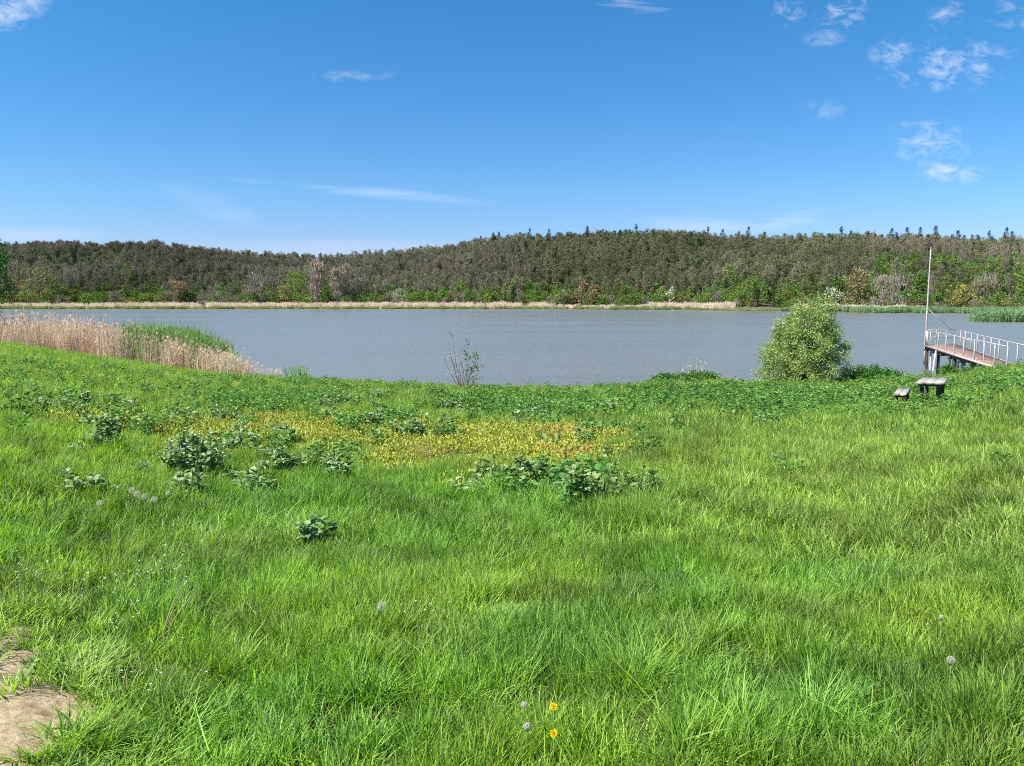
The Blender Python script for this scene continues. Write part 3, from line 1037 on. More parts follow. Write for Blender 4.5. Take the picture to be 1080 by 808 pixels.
def far_tree(h, wd, kind, rng, n=260):
    """crown (leaf clumps) and trunk meshes of a far tree; kinds differ in outline and density"""
    mb = MB()
    tr = M['pale_bark'] if kind in ('bare', 'poplar', 'blossom') else M['bark']
    if kind in ('shrub', 'blossom', 'rust', 'golden', 'twiggy'):
        tips = bark_tree(mb, h * .8, h * .025, 9, rng, .55, .8, .08, 5)
    elif kind == 'poplar':
        tips = bark_tree(mb, h * .97, h * .020, 22, rng, .26, 2.6, .08, 5)
    elif kind in ('pine', 'dull'):
        tips = bark_tree(mb, h * .97, h * .016, 14, rng, .26, .25, .35 if kind == 'pine' else .3, 5)
    elif kind == 'bare':
        tips = bark_tree(mb, h * .95, h * .021, 14, rng, .24, 1.0, .4, 5)
    else:
        tips = bark_tree(mb, h * .85, h * .022, 14, rng, .42, .9, .2, 5)
    m = 34
    a, c = rng.random(m) * 6.28, np.sqrt(rng.random(m))
    if kind in ('shrub', 'blossom', 'rust', 'golden', 'twiggy', 'leafy'):
        zz = rng.uniform(.08 if kind != 'leafy' else .2, .98, m)
        prof = np.sqrt(np.clip(1 - ((zz - .42) / .60) ** 2, .05, 1))
    elif kind == 'poplar':
        zz = rng.uniform(.12, .98, m)
        prof = np.interp(zz, [.1, .3, .6, .85, 1], [.5, .9, 1, .7, .2])
    elif kind == 'pine':
        zz = rng.uniform(.35, 1.0, m) ** .9
        prof = np.interp(zz, [.35, .55, .8, 1], [.7, 1, .7, .12])
    elif kind == 'dull':
        zz = rng.uniform(.25, 1.0, m)
        prof = np.interp(zz, [.25, .5, .8, 1], [.7, 1, .8, .25])
    else:
        zz = rng.uniform(.42, 1.0, m)
        prof = np.interp(zz, [.42, .6, .85, 1], [.5, 1, .9, .35])
    cl = np.stack([c * prof * wd / 2 * np.cos(a), c * prof * wd / 2 * np.sin(a), zz * h], 1)
    ci = rng.integers(0, m, n)
    sig = wd * .11
    C = cl[ci] + rng.normal(0, 1, (n, 3)) * np.array([sig, sig, sig * .8])
    C[:, 2] = np.clip(C[:, 2], .1, h * 1.03)
    cv = rng.random(m)[ci] * .55 + rng.random(n) * .45
    if kind in ('bare', 'poplar', 'twiggy'):
        D = np.stack([rng.normal(0, .35, n), rng.normal(0, .35, n), rng.uniform(.5, 1.5, n)], 1)
        ln, w_ = rng.uniform(.09, .16, n) * h, h * (.010 if kind == 'bare' else .016)
    else:
        D = rng.normal(0, 1, (n, 3)) + np.array([0, 0, .3])
        ln = rng.uniform(.6, 1.3, n) * min(.105 * h, .85)
        if kind in ('dull', 'pine'):
            ln = ln * .48
        w_ = ln * .7
    V, Q = leaf_quads(C, D, ln, w_, rng)
    V[:, 2] = np.maximum(V[:, 2], .03)
    return (V, Q, np.repeat(cv, 4)), mb, tr


FM = {
    'pine': leaf_mat('pine_needles', (.05, .08, .03), (.09, .125, .05), .15, .02, .6, tint=True),
    'dull': leaf_mat('dull_needles', (.125, .13, .066), (.185, .185, .10), .15, .02, .6, tint=True),
    'bare': leaf_mat('bare_twigs', (.165, .150, .098), (.25, .228, .158), .1, .02, .7, tint=True, tcol=(1, 1, 1)),
    'poplar': leaf_mat('budding_twigs', (.30, .23, .165), (.46, .37, .29), .15, .02, .6, rnd=.2, tcol=(1, 1, .9)),
    'leafy': leaf_mat('spring_leaves', (.07, .15, .02), (.17, .28, .05), .35, .03, .5, rnd=.4),
    'shrub': leaf_mat('shrub_leaves', (.065, .135, .02), (.16, .25, .05), .35, .03, .5, rnd=.4),
    'olive': leaf_mat('olive_leaves', (.13, .145, .04), (.25, .25, .09), .3, .03, .5, rnd=.3),
    'rust': leaf_mat('rusty_leaves', (.19, .14, .07), (.32, .245, .135), .3, .03, .5, rnd=.2, tcol=(1.1, 1, .7)),
    'golden': leaf_mat('golden_leaves', (.22, .19, .05), (.36, .31, .10), .3, .03, .5, rnd=.2, tcol=(1.1, 1, .7)),
    'twiggy': leaf_mat('grey_brown_twigs', (.20, .155, .125), (.36, .30, .25), .1, .02, .7, rnd=.3, tcol=(1, 1, 1)),
    'blossom': leaf_mat('white_blossom', (.20, .25, .12), (.50, .53, .38), .25, .02, .6, rnd=.1, tcol=(1, 1, .8)),
    'green_tint': leaf_mat('mixed_wood_leaves', (.075, .14, .022), (.18, .26, .065), .35, .03, .5, tint=True),
}


def one_mesh_tree(h, wd, kind, mat, rng, n):
    (V, Q, var), mb, tr = far_tree(h, wd, kind, rng, n)
    Vt, Qt = np.concatenate(mb.V), np.concatenate(mb.Q)
    mi = np.concatenate([np.zeros(len(Q), int), np.ones(len(Qt), int)])
    return make_mesh('tree', np.concatenate([V, Vt]), np.concatenate([Q, Qt + len(V)]), [mat, tr],
                     {'var': ('FLOAT', np.concatenate([var, np.full(len(Vt), .5)]))}, mi)


# the forest on the hills reads as one mass
FOREST = []
for k in range(4):
    FOREST.append(one_mesh_tree(12, 3.4, 'bare', FM['bare'], rt, 520))
for k in range(4):
    FOREST.append(one_mesh_tree(12, 4.2, 'dull', FM['dull'], rt, 1150))
for k in range(3):
    FOREST.append(one_mesh_tree(12, 3.8, 'pine', FM['pine'], rt, 1000))
for k in range(3):
    FOREST.append(one_mesh_tree(8, 6, 'leafy', FM['green_tint'], rt, 620))
n0 = 21000
u = rt.uniform(-.82, .80, n0)
t_ = rt.random(n0) ** .85
Yv = shore_y(u) + 22 + t_ * (hill_y(u) + 45 - shore_y(u) - 22)
keep = rt.random(n0) < (Yv / 640)
u, t_, Yv = u[keep], t_[keep], Yv[keep]
x, y = u * Yv, Yv
px = u * FPX + 540
gap = fnoise(x, y, 26, 93, 2)
keep = rt.random(len(x)) < .35 + .65 * sstep(.30, .45, gap)
u, t_, Yv, x, y, px = u[keep], t_[keep], Yv[keep], x[keep], y[keep], px[keep]
n = len(x)
nz = fnoise(x, y, 70, 91, 3)
nz2 = fnoise(x, y, 40, 95, 3)
f_green = np.clip((1 - sstep(.06, .34, t_)) * .75 + .22 * sstep(.62, .78, nz2), 0, 1)
green_slope = sstep(900, 925, px) * (1 - sstep(.45, .75, t_))          # open green slope on the right
f_green = np.maximum(f_green, green_slope * .8)
f_green = np.maximum(f_green, sstep(270, 300, px) * (1 - sstep(330, 400, px)) * .35)
f_dull = np.clip(sstep(540, 580, px) * (1 - sstep(720, 800, px)) * .75 + sstep(770, 800, px) * (1 - sstep(895, 915, px)) * .95 + .55 * sstep(.45, .62, nz) + sstep(400, 440, px) * .2, 0, .96)
f_pine = np.clip(.05 + .75 * sstep(.86, .98, t_) + .25 * sstep(.60, .75, nz), 0, .9)
c = rt.random(n)
d = rt.random(n)
e = rt.random(n)
kind = np.where(d < f_green, 3, np.where(e < f_pine, 2, np.where(c < f_dull, 1, 0)))
idx = np.where(kind == 0, rt.integers(0, 4, n), np.where(kind == 1, 4 + rt.integers(0, 4, n), np.where(kind == 2, 8 + rt.integers(0, 3, n), 11 + rt.integers(0, 3, n))))
s_ = rt.uniform(.55, 1.2, n) * (.8 + .4 * fnoise(x, y, 50, 99, 2)) * np.where(kind == 3, rt.uniform(.55, 1.05, n), 1)
s_ *= np.interp(Yv, [250, 400, 600, 800], [.62, .8, 1, 1.1])
br = rt.uniform(.82, 1.18, (n, 1)) * (.48 + 1.0 * fnoise(x, y, 75, 97, 3))[:, None]
tint = br * np.ones((n, 3))
tint[(kind == 3) & (px > 905)] *= np.array([1.25, 1.25, 1.3])
tint[kind == 3] *= rt.uniform(.7, 1.25, ((kind == 3).sum(), 3)) * np.array([1.0, .9, 1.0])
tint[kind == 0] *= np.array([1, .98, .97])
scatter('hillside_forest', FOREST, np.stack([x, y, height(x, y) - .2], 1), np.stack([rt.normal(0, .03, n), rt.normal(0, .03, n), rt.random(n) * 6.28], 1),
        np.stack([s_ * rt.uniform(.85, 1.2, n), s_ * rt.uniform(.85, 1.2, n), s_], 1), idx, tint, 'mixed brown and olive forest covering the hills beyond the lake', 'forest')


def tree_thing(name, kind, h, wd, mat, label, cat, group=None, n=420):
    t_ = empty(name, (0, 0, 0), label, cat, group)
    (V, Q, var), mb, tr = far_tree(h, wd, kind, rt, n)
    link('crown', make_mesh('crown', V, Q, mat, {'var': ('FLOAT', var)}), t_)
    mb.build('trunk', tr, t_)
    return t_


def place(o, px, Y, rz=None, s=None):
    x, y, z = at_dist(px, Y)
    o.location = (x, y, z - .05)
    o.rotation_euler = (0, 0, rt.random() * 6.28 if rz is None else rz)
    if s is not None:
        o.scale = (s[0], s[0], s[1]) if isinstance(s, tuple) else (s, s, s)
    return o


def shore_tree(name, kind, px, row_top, row_base, wpx, mat, label, cat, group=None, n=420, dy=22):
    Y = float(shore_y((px - 540) / FPX)) + dy
    zb = gz((px - 540) / FPX * Y, Y)
    h = (EYE - drop(row_top) * Y) - zb
    return place(tree_thing(name, kind, float(h), wpx / FPX * Y, mat, label, cat, group, int(n * 1.6)), px, Y)


# the trees of the far shore one can tell apart
shore_tree('poplar_tree', 'poplar', 335, 277, 319, 17, FM['poplar'], 'widest of the tan leafless poplars on the far shore', 'tree', 'tan poplars on the far shore', 620)
shore_tree('poplar_tree', 'poplar', 356, 284, 319, 13, FM['poplar'], 'shorter tan poplar standing between two taller ones on the far shore', 'tree', 'tan poplars on the far shore', 520)
shore_tree('poplar_tree', 'poplar', 366, 281, 319, 10, FM['poplar'], 'slim tall tan poplar at the end of the poplar trio', 'tree', 'tan poplars on the far shore', 520)
shore_tree('bare_tree', 'poplar', 380, 293, 319, 7, FM['poplar'], 'thin small bare tree just right of the tan poplars', 'tree', None, 260)
shore_tree('bare_tree', 'twiggy', 272, 290, 319, 24, FM['twiggy'], 'round grey-pink bare tree on the far shore left of the poplars', 'tree', None, 620)
shore_tree('olive_bush', 'shrub', 301, 302, 319, 19, FM['golden'], 'round olive-yellow bush beside the grey-pink bare tree', 'bush', None, 480)
shore_tree('rusty_bush', 'rust', 190, 296, 319, 18, FM['rust'], 'rusty brown bush on the far shore, left of the grey-pink tree', 'bush', None, 480)
shore_tree('olive_tree', 'leafy', 44, 281, 319, 34, FM['olive'], 'large olive-tan tree on the far shore near the left edge', 'tree', None, 640)
shore_tree('rusty_bush', 'rust', 21, 293, 319, 20, FM['rust'], 'brownish bush on the far shore close to the leafy tree at the left edge', 'bush', None, 420)
shore_tree('green_tree', 'leafy', 345, 302, 319, 11, FM['shrub'], 'dark green bush at the foot of the tan poplars', 'bush', None, 420)
shore_tree('blossom_bush', 'blossom', 420, 305, 319, 16, FM['blossom'], 'white blossoming bush right of the poplars on the far shore', 'bush', None, 330)
shore_tree('blossom_bush', 'blossom', 593, 307, 319, 10, FM['blossom'], 'small white blossoming bush left of the rusty trees in the middle of the far shore', 'bush', None, 300)
shore_tree('rusty_tree', 'rust', 613, 293, 319, 12, FM['rust'], 'taller of two rusty trees in the middle of the far shore', 'tree', None, 420)
shore_tree('rusty_tree', 'rust', 625, 300, 319, 11, FM['rust'], 'shorter of two rusty trees in the middle of the far shore', 'tree', None, 380)
shore_tree('blossom_bush', 'blossom', 708, 303, 319, 9, FM['blossom'], 'white blossoming bush among green shrubs above the pale reeds right of the middle', 'bush', None, 280)
shore_tree('green_tree', 'leafy', 768, 280, 318, 18, FM['leafy'], 'bright green tree rising above the shore shrubs right of the middle', 'tree', None, 420, 60)
shore_tree('dark_tree', 'leafy', 797, 290, 319, 22, FM['shrub'], 'dark leafy tree at the edge of the olive conifer wood, above the round bush', 'tree', None, 420)
shore_tree('blossom_bush', 'blossom', 876, 305, 319, 22, FM['blossom'], 'wide white blossoming bush on the shore behind the round bush', 'bush', None, 420)
shore_tree('rusty_tree', 'rust', 903, 283, 319, 27, FM['rust'], 'tall orange-brown tree between the round bush and the white pole', 'tree', None, 640)
shore_tree('bare_tree', 'twiggy', 935, 293, 319, 34, FM['twiggy'], 'broad brown bare tree left of the white pole', 'tree', None, 640)
shore_tree('golden_bush', 'golden', 1011, 301, 320, 25, FM['golden'], 'round golden-brown bush just right of the white pole', 'bush', None, 480)
shore_tree('blossom_bush', 'blossom', 941, 283, 320, 10, FM['blossom'], 'round white blossoming bush up the green slope left of the white pole', 'bush', None, 280, 130)
shore_tree('bare_tree', 'twiggy', 1035, 290, 319, 28, FM['twiggy'], 'broad brown bare tree right of the golden-brown bush', 'tree', None, 480, 50)
shore_tree('green_tree', 'leafy', 966, 292, 319, 16, FM['leafy'], 'green tree between the brown bare tree and the white pole', 'tree', None, 420, 30)
shore_tree('green_tree', 'leafy', 919, 276, 319, 16, FM['leafy'], 'bright green tree behind the orange-brown tree on the slope', 'tree', None, 420, 120)
shore_tree('green_tree', 'leafy', 948, 269, 319, 26, FM['leafy'], 'widest bright green tree high on the slope left of the white pole', 'tree', None, 520, 170)
shore_tree('green_tree', 'leafy', 315, 285, 319, 24, FM['leafy'], 'bright green tree in the wood just left of the poplars', 'tree', None, 480, 70)
shore_tree('green_tree', 'pine', 137, 277, 319, 14, FM['shrub'], 'single green conifer standing in the brown wood on the left hill', 'tree', None, 420, 60)

# belts of look-alikes: shrubs of the shore, green trees of the slope, pines on the skyline
KINDS = {
    'green_shrub': ('shrub', FM['shrub'], 'rounded green shrub in the belt along the far shore', 'shrub', 'green shrubs along the far shore'),
    'olive_shrub': ('shrub', FM['olive'], 'olive-green shrub in the belt along the far shore', 'shrub', 'olive shrubs along the far shore'),
    'twiggy_shrub': ('twiggy', FM['twiggy'], 'grey-brown leafless shrub in the belt along the far shore', 'shrub', 'leafless shrubs along the far shore'),
}
SRC = {}
for nm, (kd, mt, lb, ct, gp) in KINDS.items():
    SRC[nm] = [tree_thing(nm, kd, 6, 6.5, mt, lb, ct, gp, 520) for k in range(3)]
USED = set()


def put(nm, px, Y, s):
    src = SRC[nm][int(rt.integers(0, len(SRC[nm])))]
    o = src if id(src) not in USED else copy_tree(src)
    USED.add(id(src))
    return place(o, px, Y, None, s)


px = -150.0
while px < 1220:
    nm = rt.choice(['green_shrub', 'olive_shrub', 'twiggy_shrub'], p=[.55, .27, .18])
    Y = float(shore_y((px - 540) / FPX)) + rt.uniform(14, 30)
    if not 780 < px < 860 or rt.random() < .6:
        put(str(nm), px, Y, (rt.uniform(.8, 1.35) * Y / 430, rt.uniform(.7, 1.35) * Y / 430))
    px += rt.uniform(5, 12)
SRC['slope_tree'] = [tree_thing('slope_tree', 'leafy', 7, 7, FM['leafy'], 'bright green tree or tall shrub scattered on the far hillside', 'tree', 'green trees scattered on the far hillside', 520) for k in range(3)]
for k in range(84):
    px = rt.uniform(905, 1230) if rt.random() < .6 else rt.uniform(-120, 900)
    sy, hy = float(shore_y((px - 540) / FPX)), float(hill_y((px - 540) / FPX))
    f = rt.uniform(.08, .62) if px > 900 else rt.uniform(.05, .25)
    put('slope_tree', px, sy + f * (hy - sy), (rt.uniform(.7, 1.4), rt.uniform(.7, 1.3)))
SRC['slope_blossom'] = [tree_thing('blossom_shrub', 'blossom', 4.5, 5, FM['blossom'], 'small whitish blossoming shrub scattered on the far hillside', 'shrub', 'blossoming shrubs scattered on the far hillside', 220) for k in range(2)]
for k in range(22):
    px = rt.uniform(930, 1200) if rt.random() < .6 else rt.uniform(400, 780)
    sy, hy = float(shore_y((px - 540) / FPX)), float(hill_y((px - 540) / FPX))
    put('slope_blossom', px, sy + rt.uniform(.1, .6 if px > 900 else .22) * (hy - sy), rt.uniform(.6, 1.0))
SRC['skyline_pine'] = [tree_thing('skyline_pine', 'pine', 13, 4.4, FM['pine'], 'dark pine standing clear above the forest on the hill skyline', 'tree', 'dark pines on the hill skyline', 900) for k in range(3)]
px = -140.0
while px < 1200:
    Y = float(hill_y((px - 540) / FPX)) + rt.uniform(-14, 10)
    put('skyline_pine', px, Y, (rt.uniform(.75, 1.1), rt.uniform(.85, 1.5 if px > 480 else 1.15)))
    px += rt.uniform(4, 22)

# ------------------------------------------------------------------ tree at the left edge
rb = np.random.default_rng(44)


def leafy_cloud(centres, per, sig, ln, wd, rng, down=0.0, out=None):
    n = len(centres) * per
    C = np.repeat(centres, per, 0) + rng.normal(0, 1, (n, 3)) * sig
    D = rng.normal(0, 1, (n, 3)) + np.array([0, 0, -down])
    if out is not None:
        D += unit(C - out) * .8
    V, Q = leaf_quads(C, D, ln * rng.uniform(.7, 1.25, n), wd * rng.uniform(.8, 1.2, n), rng)
    cv = np.repeat(rng.random(len(centres)), per) * .5 + rng.random(n) * .5
    return V, Q, np.repeat(cv, 4)


x, y, z = at_dist(-27, 57)
T = empty('broadleaf_tree', (x, y, z), 'dark green leafy tree on the bank, cut by the left edge', 'tree')
mb = MB()
tips = bark_tree(mb, 11.0, .24, 18, rb, .33, .7, .3, 9)
mb.build('trunk', M['bark'], T, True)
extra = rb.normal(0, 1, (170, 3))
extra = unit(extra) * rb.uniform(.45, 1, (170, 1)) * np.array([2.4, 2.4, 3.6]) + np.array([0, 0, 7.3])
V, Q, var = leafy_cloud(np.concatenate([tips, extra]), 46, .30, .17, .13, rb, .3)
link('crown', make_mesh('crown', V, Q, M['edge_leaf'], {'var': ('FLOAT', var)}), T)

# ------------------------------------------------------------------ round willow bush
x, y, z = at_dist(846, 33.0)
BUSH = empty('willow_bush', (x, y, z), 'round yellow-green willow bush standing on the lake bank', 'bush')
mb = MB()
cents = []
for k in range(15):
    a = k * 2.4 + rb.normal(0, .2)
    ln = rb.uniform(2.1, 3.5)
    lean = rb.uniform(.06, .50) * (1.0 if ln < 3.0 else .5)
    q = np.linspace(0, 1, 7)
    o = ln * lean * (q + .35 * q ** 2)
    P = np.stack([np.cos(a) * (o + .12) + rb.normal(0, .03, 7), np.sin(a) * (o + .12) + rb.normal(0, .03, 7), ln * (q - .10 * q ** 3 * lean * 2)], 1)
    mb.tube(P, .045 * (1 - .85 * q), 6)
    for s_ in range(9):
        f = rb.uniform(.12, 1)
        b = np.array([np.interp(f, q, P[:, c_]) for c_ in range(3)])
        d = unit(np.array([math.cos(a), math.sin(a), .6]) * .6 + rb.normal(0, .7, 3))
        e = b + d * rb.uniform(.4, .85)
        mid = (b + e) / 2 + np.array([0, 0, .08])
        e = e - np.array([0, 0, rb.uniform(0, .25)])
        mb.tube(np.stack([b, mid, e]), [.014, .009, .003], 4, cap=False)
        for g in np.linspace(.2, 1, 6):
            cents.append(b * (1 - g) + e * g)
mb.build('branch', M['bark'], BUSH, True)
cents = np.array(cents)
# keep the outline of the photographed bush: a leaning dome, fuller on the right, 3.9 m wide
zz = cents[:, 2]
lim = np.interp(zz, [-.2, .5, 1.3, 2.1, 2.9, 3.5, 4.0], [1.8, 2.1, 2.0, 1.7, 1.2, .7, .3])
cx = np.interp(zz, [0, 2, 4], [0.0, .12, .58])
rad = np.hypot(cents[:, 0] - cx, cents[:, 1])
f = np.minimum(1, lim / (rad + 1e-6))
cents[:, 0] = cx + (cents[:, 0] - cx) * f
cents[:, 1] *= f
cents = cents[zz > -.05]
fill = rb.random((560, 3))
zf = fill[:, 0] ** 1.15 * 3.4 + .05
rf = (.70 + .55 * fnoise(zf * 3, fill[:, 2] * 4, 1.3, 9)) * np.interp(zf, [0, .5, 1.3, 2.1, 2.9, 3.5, 4.0], [1.75, 1.95, 1.85, 1.55, 1.05, .55, .2]) * np.sqrt(fill[:, 1] * .75 + .25)
af = fill[:, 2] * 6.283
fl = np.stack([np.interp(zf, [0, 2, 4], [0, .12, .58]) + rf * np.cos(af), rf * np.sin(af), zf], 1)
sp = []
for k in range(70):
    b = fl[int(rb.integers(0, len(fl)))].copy()
    out_ = unit(b - np.array([.15, 0, 1.2]))
    ln = rb.uniform(.2, .55)
    for g in np.linspace(.25, 1, 5):
        sp.append(b + (out_ + np.array([0, 0, .35 - .5 * g])) * ln * g)
for k in range(26):                                          # the leaning top of the bush
    sp.append(np.array([.62 + rb.normal(0, .26), rb.normal(0, .25), rb.uniform(3.3, 4.0)]))
V, Q, var = leafy_cloud(np.concatenate([cents, fl, np.array(sp)]), 28, np.array([.10, .10, .13]), .125, .036, rb, .5)
BUSH.scale = (.95, .95, .95)
link('foliage', make_mesh('foliage', V, Q, M['willow'], {'var': ('FLOAT', var)}), BUSH)

# ------------------------------------------------------------------ low shrubs along the edge


def low_shrub(px, Y, w, d, h, label, n=230, mat=None, leaf=(.085, .05)):
    x, y, z = at_dist(px, Y)
    o = empty('low_shrub', (x, y, z), label, 'shrub')
    mb = MB()
    c = []
    for k in range(26):
        a = rb.random() * 6.28
        q = math.sqrt(rb.random())
        b = np.array([q * math.cos(a) * w / 2, q * math.sin(a) * d / 2, 0])
        e = b + np.array([rb.normal(0, .12), rb.normal(0, .12), h * rb.uniform(.65, 1) * (1 - .45 * q ** 2)])
        mb.tube(np.stack([b - [0, 0, .1], (b + e) / 2 + rb.normal(0, .03, 3), e]), [.012, .008, .003], 4, cap=False)
        c += [b * (1 - t_) + e * t_ for t_ in (.35, .6, .8, 1)]
    mb.build('stems', M['bark'], o)
    m = n
    a, q = rb.random(m) * 6.28, np.sqrt(rb.random(m))
    bump = .78 + .3 * fnoise(q * np.cos(a) * w + px, q * np.sin(a) * d, .7, 3)
    zt = h * np.sqrt(np.clip(1 - q ** 2.4, .03, 1)) * bump
    ex = np.stack([q * np.cos(a) * w / 2, q * np.sin(a) * d / 2, zt * rb.uniform(.45, 1, m)], 1)
    V, Q, var = leafy_cloud(np.concatenate([np.array(c), ex]), 16, .075, leaf[0], leaf[1], rb, -.2)
    V[:, 2] = np.maximum(V[:, 2], .0)
    link('foliage', make_mesh('foliage', V, Q, mat or M['shrub'], {'var': ('FLOAT', var)}), o)
    return o


low_shrub(921, 32.4, 2.75, 1.5, .85, 'low wide dark green shrub between the willow bush and the pole', 330)
low_shrub(738, 32.4, 1.5, 1.1, .50, 'low green shrub under the thin dry stalks at the water edge', 150)
low_shrub(706, 32.6, 1.4, 1.0, .42, 'low green shrub at the water edge left of the thin dry stalks', 130)
low_shrub(1001, 30.5, .45, .5, .42, 'small bright green shrub at the foot of the pier posts', 70)

# ------------------------------------------------------------------ half bare twig shrub
x, y, z = at_dist(487, 33.2)
TW = empty('twig_shrub', (x, y, z), 'small half-bare shrub with pale catkin twigs and a few green leaves', 'shrub')
mb, cat_c, lf_c = MB(), [], []
TWIGS = [(-.62, 1.75, 0), (-.42, 1.95, 0), (-.5, 1.2, 0), (-.15, 1.45, 0), (-.75, 1.1, 0), (.05, 1.25, 0), (.35, 1.15, 1), (.65, 1.3, 1), (.5, .8, 1), (.25, 1.6, 1), (.75, .6, 1)]
for dx, h, green in TWIGS:
    h = h * 1.3
    q = np.linspace(0, 1, 6)
    dyw = rb.normal(0, .25)
    P = np.stack([dx * (q ** .85) + rb.normal(0, .02, 6), dyw * q + rb.normal(0, .02, 6), h * q ** 1.1 - .08], 1)
    P[0, :2] = rb.normal(0, .04, 2)
    mb.tube(P, .020 * (1 - .75 * q), 5)
    for s_ in range(4):
        f = rb.uniform(.35, 1)
        b = np.array([np.interp(f, q, P[:, c_]) for c_ in range(3)])
        e = b + unit(np.array([dx * .5, 0, .9]) + rb.normal(0, .5, 3)) * rb.uniform(.15, .4)
        mb.tube(np.stack([b, (b + e) / 2 + rb.normal(0, .012, 3), e]), [.010, .007, .004], 4, cap=False)
        (lf_c if green else cat_c).append(e)
        (lf_c if green else cat_c).append((b + e) / 2)
mb.build('twigs', M['twig'], TW)
V, Q, var = leafy_cloud(np.array(lf_c), 6, .07, .11, .05, rb, .2)
link('leaves', make_mesh('leaves', V, Q, M['shrub'], {'var': ('FLOAT', var)}), TW)
V, Q, var = leafy_cloud(np.array(cat_c)[::2], 3, .035, .06, .03, rb, -.4)
link('catkins', make_mesh('catkins', V, Q, M['white_bits'], {'var': ('FLOAT', var)}), TW)

# ------------------------------------------------------------------ pier
M['pier_paint'] = rough_mat('weathered_white_paint', (.34, .30, .29), (.48, .44, .42), 7, .6, 8, bump=.25, cc=(.40, .33, .28))
M['deck'] = rough_mat('red_brown_planks', (.19, .122, .095), (.28, .19, .155), 5, .8, 8, (1, 1, 1), .4, cc=(.30, .22, .19))
M['dark_wood'] = rough_mat('dark_wet_timber', (.022, .018, .015), (.06, .05, .042), 9, .8, 6, (1, 1, .2), .5)
M['grey_wood'] = rough_mat('weathered_grey_boards', (.21, .195, .175), (.34, .32, .29), 7, .85, 8, (1, 1, 1), .15, cc=(.16, .13, .11))
M['old_wood'] = rough_mat('old_dark_legs', (.05, .042, .036), (.12, .10, .085), 8, .85, 7, (1, 1, .2), .5)


def at_z(px, row, Y):
    d = pix_dir(px, row)
    return np.array([d[0] / d[1] * Y, Y, EYE + d[2] / d[1] * Y])


DZ = -.92                                        # deck level
RZ = DZ + .86                                    # rail level
A0 = at_z(977, 348, 46.0)                        # outer end, lake side corner nearest the left rail
B0 = at_z(1008.5, 349, 46.6)
A1 = at_z(1062.7, 366, 29.2)
B1 = at_z(1085, 365, 29.4)
for v in (A0, B0, A1, B1):
    v[2] = DZ
axA, axB = (A1 - A0), (B1 - B0)
PIER = empty('pier', (float((A0[0] + B0[0]) / 2), float((A0[1] + B0[1]) / 2), 0), 'long narrow wooden pier with white railings and a red-brown deck', 'pier')
PO = np.array(PIER.location)
mb = MB()
NPL = 118
for k in range(NPL):
    f = (k + .5) / NPL
    a, b = A0 + axA * f, B0 + axB * f
    w = np.linalg.norm(b - a)
    e1 = (b - a) / w
    e2 = np.cross([0, 0, 1], e1)
    pitch = np.linalg.norm(axA) / NPL
    mb.box((a + b) / 2 - PO + np.array([rb.normal(0, .012), 0, -.02 + rb.normal(0, .003)]), (w + .06, pitch * .93, .04), [e1, e2, [0, 0, 1]], rb.random())
mb.build('deck', M['deck'], PIER)
mb = MB()
for s0, ax in ((A0, axA), (B0, axB)):
    u_ = ax / np.linalg.norm(ax)
    mb.box(s0 + ax / 2 - PO + np.array([0, 0, -.125]), (np.linalg.norm(ax), .07, .16), [u_, np.cross([0, 0, 1], u_), [0, 0, 1]])
for f in np.linspace(.01, .95, 8):
    a, b = A0 + axA * f, B0 + axB * f
    u_ = unit(b - a)
    mb.box((a + b) / 2 - PO + np.array([0, 0, -.27]), (np.linalg.norm(b - a) + .2, .12, .12), [u_, np.cross([0, 0, 1], u_), [0, 0, 1]])
mb.build('beam', M['dark_wood'], PIER)
# pale edge boards
for s0, ax, sg in ((A0, axA, -1), (B0, axB, 1)):
    mb = MB()
    u_ = ax / np.linalg.norm(ax)
    nrm = unit(B0 - A0) * sg
    mb.box(s0 + ax / 2 - PO + nrm * .075 + np.array([0, 0, -.045]), (np.linalg.norm(ax), .035, .10), [u_, np.cross([0, 0, 1], u_), [0, 0, 1]])
    mb.build('edge_board', M['pier_paint'], PIER)


def rail_post(p, h, r=.021):
    mb = MB()
    mb.box(p - PO + np.array([rb.normal(0, .008), 0, h / 2 - .12]), (r * 2, r * 2, h + .24), bev=.008)
    mb.build('rail_post', M['pier_paint'], PIER)


def rail(P, r=.018):
    mb = MB()
    mb.tube(np.array(P) - PO, r, 8)
    mb.build('handrail', M['pier_paint'], PIER, True)


off = np.array([0, 0, RZ - DZ])
for f in (0, .085, .22, .34, .46, .58, .70, .80, .90, 1.0):
    rail_post(A0 + axA * f, RZ - DZ)
for f in (0, .10, .20, .30, .40, .50, .60, .70, .80, .90, 1.0):
    rail_post(B0 + axB * f, RZ - DZ)
rail([A0 + axA * f + off for f in np.linspace(0, 1, 6)])
rail([B0 + axB * f + off for f in np.linspace(0, 1, 6)])
rail([A0 + off, B0 + off])
rail([B0 + axB * .0 + off * .55, B0 + axB * .3 + off * .55], .02)
rail([A0 + off * .5, B0 + off * .5], .02)
for f in (.33, .66):
    rail_post(A0 * (1 - f) + B0 * f, RZ - DZ, .025)
# white boarded panel at the outer left corner
mb = MB()
u_ = axA / np.linalg.norm(axA)
mb.box(A0 + axA * .022 - PO + np.array([-.02, 0, .40]), (.75, .03, .80), [u_, np.cross([0, 0, 1], u_), [0, 0, 1]])
mb.build('side_panel', M['pier_paint'], PIER)


def support(p, mat, r, lean=(0, 0)):
    mb = MB()
    mb.tube(np.stack([p - PO + np.array([lean[0], lean[1], -4.1]), p - PO + np.array([lean[0] * .5, lean[1] * .5, -2]), p - PO + np.array([0, 0, -.1])]), [r * 1.05, r, r], 8)
    mb.build('support_post', mat, PIER, True)


